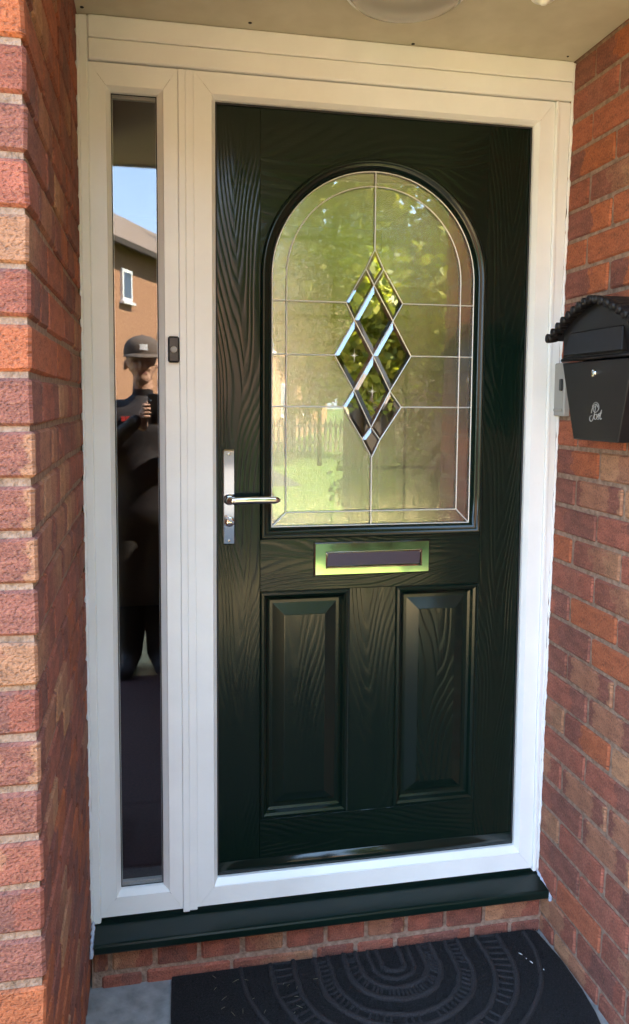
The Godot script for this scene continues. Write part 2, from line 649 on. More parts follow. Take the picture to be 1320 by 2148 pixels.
func hallway():
	org = Vector3.ZERO
	var b := mb()
	b.box(Vector3(-0.75, -0.30, -3.2), Vector3(1.35, -0.06, -0.08))
	struct("hall_floor", b, M.carpet)
	b = mb()
	b.box(Vector3(-0.95, -0.30, -3.2), Vector3(-0.75, 2.6, -0.301))
	struct("hall_wall_left", b, M.hall_wall)
	b = mb()
	b.box(Vector3(1.35, -0.30, -3.2), Vector3(1.55, 2.6, -0.301))
	struct("hall_wall_right", b, M.hall_wall)
	b = mb()
	b.box(Vector3(-0.95, -0.30, -3.4), Vector3(1.55, 2.6, -3.2))
	struct("hall_wall_back", b, M.hall_wall)
	b = mb()
	b.box(Vector3(-0.95, 2.40, -3.2), Vector3(1.55, 2.6, -0.08))
	struct("hall_ceiling", b, M.hall_wall)
	b = mb()
	b.box(Vector3(-0.34, 2.17, -0.30), Vector3(0.96, 2.40, -0.002))
	struct("hall_lintel", b, M.hall_wall)
	thing("house_facade", "plain brick front of the house around the porch", "facade", Vector3(0, -GY, 0.75))
	boxpart("wall", Vector3(-5.5, -GY, 0.55), Vector3(-0.95, 4.5, 0.85), 0.0, M.far_brick)
	boxpart("wall", Vector3(1.305, -GY, 0.52), Vector3(5.5, 4.5, 0.82), 0.0, M.far_brick)
	boxpart("wall", Vector3(1.66, -GY, 0.8205), Vector3(5.5, 2.75, 2.62), 0.0, M.far_brick)
	boxpart("wall", Vector3(-0.949, 2.55, 0.55), Vector3(1.304, 4.5, 0.85), 0.0, M.far_brick)


func canopy():
	var c := thing("porch_canopy", "cream painted porch ceiling board under a flat canopy", "canopy", Vector3(0.3, 2.17, 0.6))
	boxpart("ceiling_board", Vector3(-0.3255, 2.1705, -0.001), Vector3(0.9465, 2.19, 1.15), 0.0, M.ceiling)
	boxpart("roof", Vector3(-0.75, 2.421, 0.2), Vector3(1.75, 2.54, 1.15), 0.004, M.roof_tile)
	boxpart("soffit", Vector3(-0.75, 2.171, 0.861), Vector3(-0.3265, 2.19, 1.15), 0.0, M.ceiling)
	boxpart("soffit", Vector3(0.9475, 2.171, 0.831), Vector3(1.75, 2.19, 1.15), 0.0, M.ceiling)
	boxpart("fascia", Vector3(-0.75, 2.165, 1.1505), Vector3(1.75, 2.54, 1.175), 0.003, M.white_paint)
	for q in [Vector2(0.078, 0.0425), Vector2(0.495, 0.018), Vector2(0.9126, 0.034), Vector2(-0.311, 0.036)]:
		var b := mb(true)
		var r := 0.0045 if q.x < 0.9 else 0.003
		b.lathe(Vector3(q.x, 2.1705, q.y), Vector3.DOWN, [[r, 0.0], [r, 0.0012], [r * 0.6, 0.0022], [0.0, 0.0024]], 12)
		part("nail", b, M.nail, c)
	var l := thing("ceiling_light", "round cream bulkhead lamp fixed to the porch ceiling", "lamp", Vector3(0.3874, 2.1695, 0.2997))
	var b2 := mb(true)
	b2.lathe(Vector3(0.3874, 2.1695, 0.2997), Vector3.DOWN, [[0.134, 0.0], [0.1375, 0.004], [0.1375, 0.012], [0.134, 0.017], [0.128, 0.018], [0.126, 0.014]], 64)
	part("rim", b2, M.upvc, l)
	b2 = mb(true)
	b2.lathe(Vector3(0.3874, 2.1695, 0.2997), Vector3.DOWN, [[0.1262, 0.010], [0.1255, 0.020], [0.115, 0.032], [0.09, 0.043], [0.055, 0.050], [0.02, 0.053], [0.0, 0.0535]], 64)
	part("diffuser", b2, M.lamp_opal, l)
	l = thing("ceiling_sensor", "small round white sensor on the porch ceiling beside the lamp", "sensor", Vector3(0.70, 2.1695, 0.315))
	b2 = mb(true)
	b2.lathe(Vector3(0.70, 2.1695, 0.315), Vector3.DOWN, [[0.028, 0.0], [0.028, 0.006], [0.024, 0.010], [0.014, 0.011], [0.012, 0.016], [0.007, 0.020], [0.0, 0.021]], 32)
	part("housing", b2, M.upvc, l)


# A mitred four-sided frame between an outer and an inner rectangle: [x0, x1, y0, y1, z] rings joined in order, one mesh per side.
func mitred(names: Array, rings: Array, m: Material, gap := 0.0, parent: Node3D = null):
	for s in 4:
		var b := mb()
		for i in rings.size() - 1:
			var a := corners(rings[i])
			var c := corners(rings[i + 1])
			var g: Vector3 = (a[(s + 1) % 4] - a[s]).normalized() * gap
			b.quad(a[s] + g, a[(s + 1) % 4] - g, c[(s + 1) % 4] - g, c[s] + g)
		part(names[s], b, m, parent)


func corners(r: Array) -> Array:
	return [Vector3(r[0], r[2], r[4]), Vector3(r[1], r[2], r[4]), Vector3(r[1], r[3], r[4]), Vector3(r[0], r[3], r[4])]


func frame():
	var f := thing("door_frame", "white plastic door frame with wide head boards around the green door", "door frame", Vector3(0.4, -0.07, -0.03))
	# members round the door leaf: outer rectangle to the bead's outer edge, then down the bead to the leaf
	mitred(["bottom_rail", "jamb", "head", "jamb"], [[-0.0555, 0.899, -0.0675, 2.066, -0.075], [-0.0555, 0.899, -0.0675, 2.066, -0.001], [-0.0545, 0.898, -0.0665, 2.065, 0.0], [-0.0115, 0.8575, -0.0185, 2.0145, 0.0]], M.upvc, 0.0003)
	mitred(["bead", "bead", "bead", "bead"], [[-0.0115, 0.8575, -0.0185, 2.0145, 0.0], [-0.0095, 0.8555, -0.0165, 2.0125, -0.0035], [-0.0015, 0.8485, -0.0025, 2.005, -0.016], [-0.0015, 0.8485, -0.0025, 2.005, -0.075]], M.upvc)
	mitred(["gasket", "gasket", "gasket", "gasket"], [[-0.0014, 0.8484, -0.0024, 2.0049, -0.026], [0.0035, 0.8435, 0.0025, 2.0, -0.0265]], M.rubber)
	# coupler between the sidelight and the door
	var b := mb()
	b.box(Vector3(-0.0925, -0.0755, -0.07), Vector3(-0.0755, 2.0655, 0.0035), 0.0012)
	part("coupler", b, M.upvc)
	b = mb()
	b.box(Vector3(-0.0752, -0.0735, -0.07), Vector3(-0.0556, 2.0655, 0.0018), 0.0009)
	part("coupler", b, M.upvc)
	# cover strips against the brickwork
	b = mb()
	b.box(Vector3(-0.3235, -0.0785, -0.07), Vector3(-0.302, 2.169, 0.008), 0.003)
	part("cover_strip", b, M.upvc)
	b = mb()
	b.hull([Vector3(0.8995, -0.0765, -0.07), Vector3(0.912, -0.0765, -0.07), Vector3(0.943, 2.0665, -0.07), Vector3(0.8995, 2.0665, -0.07), Vector3(0.8995, -0.0765, 0.006), Vector3(0.912, -0.0765, 0.006), Vector3(0.943, 2.0665, 0.006), Vector3(0.8995, 2.0665, 0.006)], 0.003)
	part("cover_strip", b, M.upvc)
	b = mb()
	b.box(Vector3(0.8993, 0.0 - 0.066, 0.0061), Vector3(0.9085, 2.066, 0.0095), 0.0016)
	part("cover_strip", b, M.upvc)
	# the two head boards
	b = mb()
	b.box(Vector3(-0.3015, 2.0685, -0.07), Vector3(0.9435, 2.1168, 0.011), 0.003)
	part("head_board", b, M.upvc)
	b = mb()
	b.box(Vector3(-0.3015, 2.1186, -0.07), Vector3(0.9455, 2.1695, 0.011), 0.003)
	part("head_board", b, M.upvc)
	# lumpy sealant down both brick joints
	for side in 2:
		var path := []
		var rad := []
		var n := noise(1.0, 2, 50 + side)
		for i in 220:
			var y := -0.07 + 2.235 * i / 219.0
			var x := -0.3255 if side == 0 else 0.9115 + 0.0150 * (y + 0.2)
			path.append(Vector3(x + 0.0012 * n.get_noise_2d(i * 0.35, 0), y, 0.006 + 0.002 * n.get_noise_2d(i * 0.21, 9)))
			rad.append(0.0042 + 0.0026 * n.get_noise_2d(i * 0.28, 33))
		b = mb(true)
		b.tube(path, rad, 7)
		part("sealant_bead", b, M.sealant)
	# dark steps where the bottom rails sit on the sill
	part("packer", packer(-0.301, -0.093), M.sill_green)
	part("packer", packer(-0.054, 0.899), M.sill_green)


func packer(a: float, c: float) -> MB:
	var b := mb()
	b.box(Vector3(a, -0.0795, -0.07), Vector3(c, -0.0677, -0.008))
	return b


func sidelight():
	thing("sidelight_window", "tall narrow white sidelight window left of the green door", "window", Vector3(-0.2, -0.07, -0.03))
	mitred(["bottom_rail", "stile", "head", "stile"], [[-0.3015, -0.093, -0.0675, 2.066, -0.07], [-0.3018, -0.0927, -0.0675, 2.066, -0.001], [-0.3008, -0.0937, -0.0665, 2.065, 0.0], [-0.2625, -0.1275, -0.0165, 2.0148, 0.0]], M.upvc, 0.0003)
	mitred(["bead", "bead", "bead", "bead"], [[-0.2625, -0.1275, -0.0165, 2.0148, 0.0], [-0.2605, -0.1295, -0.0145, 2.0128, -0.004], [-0.2525, -0.1425, -0.0055, 2.0055, -0.017], [-0.2515, -0.1435, -0.0045, 2.0045, -0.030]], M.upvc)
	mitred(["gasket", "gasket", "gasket", "gasket"], [[-0.2524, -0.1426, -0.0054, 2.0054, -0.0255], [-0.2500, -0.1452, -0.0030, 2.0030, -0.0275]], M.rubber)
	boxpart("pane", Vector3(-0.259, -0.012, -0.0345), Vector3(-0.137, 2.012, -0.0285), 0.0, M.clear_glass)
	mitred(["spacer", "spacer", "spacer", "spacer"], [[-0.259, -0.137, -0.012, 2.012, -0.036], [-0.2485, -0.1467, 0.0016, 1.9984, -0.036], [-0.2485, -0.1467, 0.0016, 1.9984, -0.05], [-0.259, -0.137, -0.012, 2.012, -0.05]], M.grey_plastic)


func sill():
	thing("door_sill", "dark green moulded sill projecting under the white frame", "sill", Vector3(0.3, -0.108, 0.04))
	var prof := [Vector2(-0.07, -0.1065), Vector2(0.070, -0.1075), Vector2(0.0715, -0.1115), Vector2(0.0785, -0.1115), Vector2(0.0805, -0.108), Vector2(0.0815, -0.0925), Vector2(0.0795, -0.0885), Vector2(0.0745, -0.0868), Vector2(0.012, -0.0802), Vector2(0.006, -0.0798), Vector2(-0.07, -0.0797)]
	prof.reverse()
	var b := mb()
	var a := []
	var c := []
	for q in prof:
		a.append(Vector3(-0.3155, q.y, q.x))
		c.append(Vector3(0.9105, q.y, q.x))
	b.loft([a, c])
	b.fan(c)
	a.reverse()
	b.fan(a)
	part("board", b, M.sill_green)
	for s in 2:
		var path := []
		var rad := []
		var x := -0.3215 if s == 0 else 0.9145
		for i in 24:
			var t := i / 23.0
			path.append(Vector3(x + 0.001 * sin(i * 1.7), lerpf(-0.072, -0.115, t), lerpf(0.0, 0.083, minf(t * 1.4, 1.0))))
			rad.append(0.0048 + 0.0012 * sin(i * 2.1))
		b = mb(true)
		b.tube(path, rad, 7)
		part("sealant_bead", b, M.grey_sealant)


# ---------------------------------------------------------------- the door leaf
const DX := 0.4205          # middle of the leaf's arch
const DA := 0.307           # half width of the arch moulding
const DY := 1.5895          # where the arch springs
const DB := 0.905           # bottom of the moulding
const ZF := -0.030          # face of the leaf


func arch(s: float, z: float, n := 48) -> Array:   # the arched outline moved inwards by s, counter-clockwise
	var r := [Vector3(DX - DA + s, DB + s, z), Vector3(DX + DA - s, DB + s, z)]
	for i in 6:
		r.append(Vector3(DX + DA - s, lerpf(DB + s, DY, (i + 1) / 7.0), z))
	for i in n + 1:
		var t := PI * i / n
		r.append(Vector3(DX + (DA - s) * cos(t), DY + (DA - s) * sin(t), z))
	for i in 6:
		r.append(Vector3(DX - DA + s, lerpf(DY, DB + s, (i + 1) / 7.0), z))
	return r


func upright(x0: float, w: float, o: float) -> Callable:
	return func(p: Vector3): return Vector2((p.x - x0) / w, o - p.y / 2.05)


func across(y0: float, w: float, o: float) -> Callable:
	return func(p: Vector3): return Vector2((p.y - y0) / w, o + p.x / 2.05)


func door():
	var d := thing("front_door", "dark green woodgrain front door with arched leaded glass", "door", Vector3(DX, 0.0, -0.05))
	var zb := -0.072
	var xl := DX - DA
	var xr := DX + DA
	var b := mb()
	b.uvf = upright(0.0, 0.118, 1.0)
	b.box(Vector3(0.0005, 0.0, zb), Vector3(xl, 2.0025, ZF), 0.0012)
	part("stile", b, M.green_grain)
	b = mb()
	b.uvf = func(p: Vector3): return Vector2(0.97 - (p.x - xr) / 0.128, 0.97 - p.y / 2.2)
	b.box(Vector3(xr, 0.0, zb), Vector3(0.8465, 2.0025, ZF), 0.0012)
	part("stile", b, M.green_grain)
	# the rail over the arch
	b = mb()
	b.uvf = across(1.60, 0.28, 0.12)
	var n := 60
	for i in n:
		var t0 := PI - PI * i / n
		var t1 := PI - PI * (i + 1) / n
		var p0 := Vector3(DX + DA * cos(t0), DY + DA * sin(t0), ZF)
		var p1 := Vector3(DX + DA * cos(t1), DY + DA * sin(t1), ZF)
		b.quad(p0, p1, Vector3(p1.x, 2.0025, ZF), Vector3(p0.x, 2.0025, ZF))
	b.quad(Vector3(xl, 2.0025, ZF), Vector3(xr, 2.0025, ZF), Vector3(xr, 2.0025, zb), Vector3(xl, 2.0025, zb))
	part("top_rail", b, M.green_grain)
	b = mb()
	b.uvf = across(0.76, 0.15, 0.52)
	b.box(Vector3(xl + 0.0005, 0.7665, zb), Vector3(xr - 0.0005, DB, ZF - 0.0004), 0.0006)
	part("lock_rail", b, M.green_grain)
	b = mb()
	b.uvf = across(-0.02, 0.17, 0.83)
	b.box(Vector3(xl + 0.0005, 0.0, zb), Vector3(xr - 0.0005, 0.1395, ZF - 0.0004), 0.0006)
	part("bottom_rail", b, M.green_grain)
	b = mb()
	b.uvf = upright(0.34, 0.17, 0.44)
	b.box(Vector3(0.3575, 0.140, zb), Vector3(0.4865, 0.766, ZF - 0.0004), 0.0006)
	part("muntin", b, M.green_grain)
	for k in 2:
		var x0 := xl + 0.0005 if k == 0 else 0.487
		var x1 := 0.357 if k == 0 else xr - 0.0005
		var ring := func(s: float, z: float): return corners([x0 + s, x1 - s, 0.140 + s, 0.766 - s, ZF + z])
		b = mb()
		b.uvf = upright(x0, 0.25, 0.62 + 0.31 * k)
		b.loft([ring.call(0.0, 0.0), ring.call(0.004, 0.003), ring.call(0.010, 0.004), ring.call(0.016, 0.0005), ring.call(0.021, -0.009), ring.call(0.027, -0.0125), ring.call(0.035, -0.0125)])
		var pn := part("panel_moulding", b, M.green_smooth)
		b = mb()
		b.uvf = upright(x0 + 0.03, 0.16, 0.35 + 0.27 * k)
		b.quad4(ring.call(0.067, -0.0006))
		var raised := part("raised_panel", b, M.green_grain)
		b = mb()
		b.loft([ring.call(0.035, -0.0125), ring.call(0.0655, -0.001), ring.call(0.067, -0.0006)])
		part("bevel", b, M.bar_green, raised)
	# moulding round the glass
	b = mb(true)
	var rings := []
	for q in [[0.0, -0.0002], [0.0008, 0.006], [0.003, 0.0105], [0.007, 0.0125], [0.011, 0.012], [0.0135, 0.0095], [0.0150, 0.0085], [0.0190, 0.0080], [0.0235, 0.0050], [0.0270, 0.0005], [0.0290, -0.003], [0.0310, -0.0065]]:
		rings.append(arch(q[0], ZF + q[1]))
	for r in rings.size() - 1:
		b.st.set_smooth_group(r / 20)
		b.loft([rings[r], rings[r + 1]])
	part("glass_moulding", b, M.green_smooth)
	# rain bar along the foot
	b = mb(true)
	var ra := []
	var rc := []
	for q in [[-0.030, 0.0320], [-0.0290, 0.0315], [-0.0278, 0.0300], [-0.0215, 0.0195], [-0.0205, 0.0165], [-0.0205, 0.0055], [-0.0215, 0.0035], [-0.030, 0.0030]]:
		ra.append(Vector3(0.003, q[1], q[0]))
		rc.append(Vector3(0.844, q[1], q[0]))
	b.loft([ra, rc])
	b.fan(rc)
	ra.reverse()
	b.fan(ra)
	part("rain_bar", b, M.bar_green)
	glazing(d)
	furniture(d)


func lead_strip(b: MB, p: Vector2, q: Vector2, z: float, w := 0.0036):
	var d := (q - p).normalized()
	var o := Vector2(-d.y, d.x) * w / 2
	var h := 0.0022
	var pts := [[-1.0, 0.0], [-0.6, 0.8], [0.0, 1.0], [0.6, 0.8], [1.0, 0.0]]
	for i in 4:
		var a: Vector2 = o * pts[i][0]
		var c: Vector2 = o * pts[i + 1][0]
		var za: float = z + h * pts[i][1]
		var zc: float = z + h * pts[i + 1][1]
		b.quad(Vector3(q.x + a.x, q.y + a.y, za), Vector3(p.x + a.x, p.y + a.y, za), Vector3(p.x + c.x, p.y + c.y, zc), Vector3(q.x + c.x, q.y + c.y, zc))


func glazing(d: Node3D):
	var zg := -0.0375
	var b := mb()
	b.fan(arch(0.026, zg + 0.0001))
	var glass := part("glass_pane", b, M.front_glass, d)
	# lead cames
	var one := func(p: Vector2, q: Vector2):
		var s := mb()
		lead_strip(s, p, q, zg + 0.0002)
		part("lead_strip", s, M.lead, glass)
	for off in [[0.0315, 0.0036], [0.0690, 0.0036]]:
		var r := arch(off[0], 0.0)
		b = mb(true)
		for i in r.size():
			var p: Vector3 = r[i]
			var q: Vector3 = r[(i + 1) % r.size()]
			if p.distance_to(q) > 0.0005:
				lead_strip(b, Vector2(p.x, p.y), Vector2(q.x, q.y), zg + 0.0002, off[1])
		part("lead_strip", b, M.lead, glass)
	var gx0 := DX - DA + 0.031
	var gx1 := DX + DA - 0.031
	var ix0 := DX - DA + 0.069
	var ix1 := DX + DA - 0.069
	one.call(Vector2(gx0, DB + 0.031), Vector2(ix0, DB + 0.069))
	one.call(Vector2(gx1, DB + 0.031), Vector2(ix1, DB + 0.069))
	# nodes of the diamond cluster
	var T := Vector2(0.4175, 1.6668)
	var TL := Vector2(0.3937, 1.6160)
	var N := Vector2(0.4160, 1.5740)
	var TR := Vector2(0.4420, 1.6160)
	var L1 := Vector2(0.3405, 1.5270)
	var R1 := Vector2(0.4960, 1.5280)
	var A := Vector2(0.3640, 1.4815)
	var B := Vector2(0.4695, 1.4815)
	var L2 := Vector2(0.3110, 1.3890)
	var C := Vector2(0.4162, 1.3890)
	var R2 := Vector2(0.5215, 1.3900)
	var E := Vector2(0.3640, 1.2980)
	var D := Vector2(0.4640, 1.2965)
	var L3 := Vector2(0.3355, 1.2535)
	var R3 := Vector2(0.4960, 1.2535)
	var F := Vector2(0.4130, 1.1990)
	var BL := Vector2(0.3890, 1.1670)
	var BR := Vector2(0.4380, 1.1660)
	var BT := Vector2(0.4155, 1.1184)
	one.call(Vector2(0.4175, DY + DA - 0.031), T)
	one.call(BT, Vector2(0.4155, DB + 0.031))
	for q in [[L1, R1], [L2, R2], [L3, R3]]:
		one.call(Vector2(gx0, q[0].y), q[0])
		one.call(q[1], Vector2(gx1, q[1].y))
	var cells := [[T, TL, N, TR], [TL, L1, A, N], [TR, N, B, R1], [N, A, C, B], [A, L2, E, C], [B, C, D, R2], [C, E, F, D], [E, L3, BL, F], [D, F, BR, R3], [F, BL, BT, BR]]
	# the stippled sheet behind, in two halves that leave the cluster clear
	for k in 2:
		var inner := [T, TL, L1, A, L2, E, L3, BL, BT] if k == 0 else [T, TR, R1, B, R2, D, R3, BR, BT]
		var poly := PackedVector2Array()
		var sg := -1.0 if k == 0 else 1.0
		var a := DA - 0.026
		for q in inner:
			poly.append(q)
		poly.append(Vector2(BT.x, DB + 0.026))
		poly.append(Vector2(DX + sg * a, DB + 0.026))
		for i in 25:
			var t := PI / 2 * i / 24.0
			poly.append(Vector2(DX + sg * a * cos(t), DY + a * sin(t)))
		b = mb()
		var ix := Geometry2D.triangulate_polygon(poly)
		for i in range(0, ix.size(), 3):
			var p0 := Vector3(poly[ix[i]].x, poly[ix[i]].y, zg - 0.006)
			var p1 := Vector3(poly[ix[i + 1]].x, poly[ix[i + 1]].y, zg - 0.006)
			var p2 := Vector3(poly[ix[i + 2]].x, poly[ix[i + 2]].y, zg - 0.006)
			if (p1 - p0).cross(p2 - p0).z > 0:
				b.tri(p0, p1, p2)
			else:
				b.tri(p0, p2, p1)
		part("stippled_glass", b, M.stipple_glass, glass)
	var done := {}
	for k in cells.size():
		var c: Array = cells[k]
		var mid: Vector2 = (c[0] + c[1] + c[2] + c[3]) / 4.0
		var base := []
		var top := []
		# inset every side by the bevel's width
		var bw := 0.0105 if k in [3, 4, 5, 6] else 0.0075
		for i in 4:
			var p: Vector2 = c[i]
			var e1: Vector2 = (c[(i + 1) % 4] - p).normalized()
			var e0: Vector2 = (p - c[(i + 3) % 4]).normalized()
			var sn := absf(e0.cross(e1))
			base.append(Vector3(p.x, p.y, zg + 0.0006))
			var q: Vector2 = p + (e1 - e0) * (bw / maxf(sn, 0.2))
			if (q - p).length() > (mid - p).length() * 0.85:
				q = p + (mid - p) * 0.85
			top.append(Vector3(q.x, q.y, zg + 0.0030))
		b = mb()
		b.loft([base, top])
		part("bevelled_edge", b, M.bevel_glass, glass)
		b = mb()
		b.quad4(top)
		part("clear_diamond", b, M.diamond_glass, glass)
		if k in [4, 6]:
			# the cut star
			b = mb()
			for i in 8:
				var a := TAU * i / 8.0
				var long := 0.019 if i % 4 == 2 else (0.012 if i % 2 == 0 else 0.007)
				var dir := Vector2(cos(a), sin(a))
				var o := Vector2(-dir.y, dir.x) * 0.0009
				var z := zg + 0.0033
				b.tri(Vector3(mid.x - o.x, mid.y - o.y, z), Vector3(mid.x + dir.x * long, mid.y + dir.y * long, z), Vector3(mid.x + o.x, mid.y + o.y, z + 0.0004))
			part("cut_star", b, M.lead, glass)
		for i in 4:
			var p: Vector2 = c[i]
			var q: Vector2 = c[(i + 1) % 4]
			var key := str(p + q)
			if not done.has(key):
				done[key] = true
				b = mb()
				lead_strip(b, p, q, zg + 0.0008, 0.0028)
				part("lead_strip", b, M.lead, glass)


func furniture(d: Node3D):
	# lever handle on a long plate
	var b := mb()
	b.box(Vector3(0.0165, 0.8955, ZF), Vector3(0.0475, 1.142, ZF + 0.0085), 0.0028)
	var h := part("door_handle", b, M.chrome, d)
	b = mb(true)
	b.lathe(Vector3(0.032, 1.0135, ZF + 0.0085), Vector3(0, 0, 1), [[0.0145, 0.0], [0.0145, 0.004], [0.0115, 0.007], [0.0095, 0.012], [0.0092, 0.040], [0.0, 0.0405]], 28)
	part("rose", b, M.chrome, h)
	b = mb(true)
	var path := []
	var rad := []
	for i in 22:
		var t := i / 21.0
		path.append(Vector3(lerpf(0.026, 0.1605, t), 1.0135 + 0.0015 * sin(t * PI), ZF + 0.046 - 0.006 * t * t))
		var r := 0.0098
		if i == 0 or i == 21:
			r = 0.0035
		elif i == 1 or i == 20:
			r = 0.0078
		rad.append(r)
	b.tube(path, rad, 18, true, 0.72, Vector3(0, 0, 1))
	part("lever", b, M.chrome, h)
	b = mb(true)
	b.lathe(Vector3(0.032, 0.956, ZF + 0.0085), Vector3(0, 0, 1), [[0.0135, 0.0], [0.0135, 0.0035], [0.0115, 0.0055], [0.0, 0.006]], 28)
	part("lock_cylinder", b, M.chrome, h)
	b = mb()
	b.hull([Vector3(0.0205, 0.966, ZF + 0.014), Vector3(0.0435, 0.951, ZF + 0.014), Vector3(0.0455, 0.9575, ZF + 0.014), Vector3(0.0225, 0.9725, ZF + 0.014), Vector3(0.0205, 0.966, ZF + 0.019), Vector3(0.0435, 0.951, ZF + 0.019), Vector3(0.0455, 0.9575, ZF + 0.019), Vector3(0.0225, 0.9725, ZF + 0.019)], 0.0012)
	part("keyhole_cover", b, M.chrome, h)
	for y in [0.906, 1.131]:
		b = mb(true)
		b.lathe(Vector3(0.032, y, ZF + 0.0083), Vector3(0, 0, 1), [[0.0035, 0.0], [0.0035, 0.0008], [0.002, 0.0016], [0.0, 0.0018]], 14)
		part("screw", b, M.chrome, h)
	# letter plate
	b = mb()
	var o := [0.2575, 0.5800, 0.8035, 0.8935]
	var i4 := [0.2915, 0.5545, 0.8262, 0.8665]
	var ring := func(q: Array, s: float, z: float): return corners([q[0] + s, q[1] - s, q[2] + s, q[3] - s, ZF + z])
	b.loft([ring.call(o, 0.0, 0.0), ring.call(o, 0.0, 0.005), ring.call(o, 0.0035, 0.0085), ring.call(i4, -0.003, 0.0085), ring.call(i4, 0.0, 0.0065), ring.call(i4, 0.0, 0.001)])
	var lp := part("letter_plate", b, M.chrome, d)
	b = mb()
	b.hull([Vector3(i4[0] + 0.0015, i4[2] + 0.0015, ZF + 0.0008), Vector3(i4[1] - 0.0015, i4[2] + 0.0015, ZF + 0.0008), Vector3(i4[1] - 0.0015, i4[3] - 0.0015, ZF + 0.0008), Vector3(i4[0] + 0.0015, i4[3] - 0.0015, ZF + 0.0008), Vector3(i4[0] + 0.0015, i4[2] + 0.0015, ZF + 0.0022), Vector3(i4[1] - 0.0015, i4[2] + 0.0015, ZF + 0.0022), Vector3(i4[1] - 0.0015, i4[3] - 0.0015, ZF + 0.0085), Vector3(i4[0] + 0.0015, i4[3] - 0.0015, ZF + 0.0085)], 0.0008)
	part("flap", b, M.chrome, lp)


func small_things():
	# doorbell on the coupler
	thing("doorbell", "small black doorbell push stuck to the white mullion", "doorbell", Vector3(-0.105, 1.36, 0.004))
	var b := mb()
	b.box(Vector3(-0.1212, 1.3607, 0.0002), Vector3(-0.0932, 1.4250, 0.0135), 0.004)
	part("case", b, M.black_plastic)
	b = mb(true)
	b.lathe(Vector3(-0.1072, 1.3925, 0.0133), Vector3(0, 0, 1), [[0.0082, 0.0], [0.0082, 0.0015], [0.0070, 0.0025], [0.004, 0.0030], [0.0, 0.0031]], 28)
	part("button", b, M.grey_plastic)
	# grey plate on the right wall beside the letterbox
	thing("wall_plate", "small grey weathered plate on the brick beside the letterbox", "plate", Vector3(0.928, 1.23, 0.025))
	b = mb()
	b.box(Vector3(0.918, 1.232, 0.006), Vector3(0.9372, 1.375, 0.062), 0.003)
	part("plate", b, M.grey_plastic)
	b = mb()
	b.box(Vector3(0.914, 1.246, 0.012), Vector3(0.9182, 1.252, 0.056), 0.001)
	part("bracket", b, M.grey_plastic)
	b = mb()
	b.box(Vector3(0.911, 1.300, 0.044), Vector3(0.9182, 1.332, 0.056), 0.002)
	part("bracket", b, M.black_plastic)


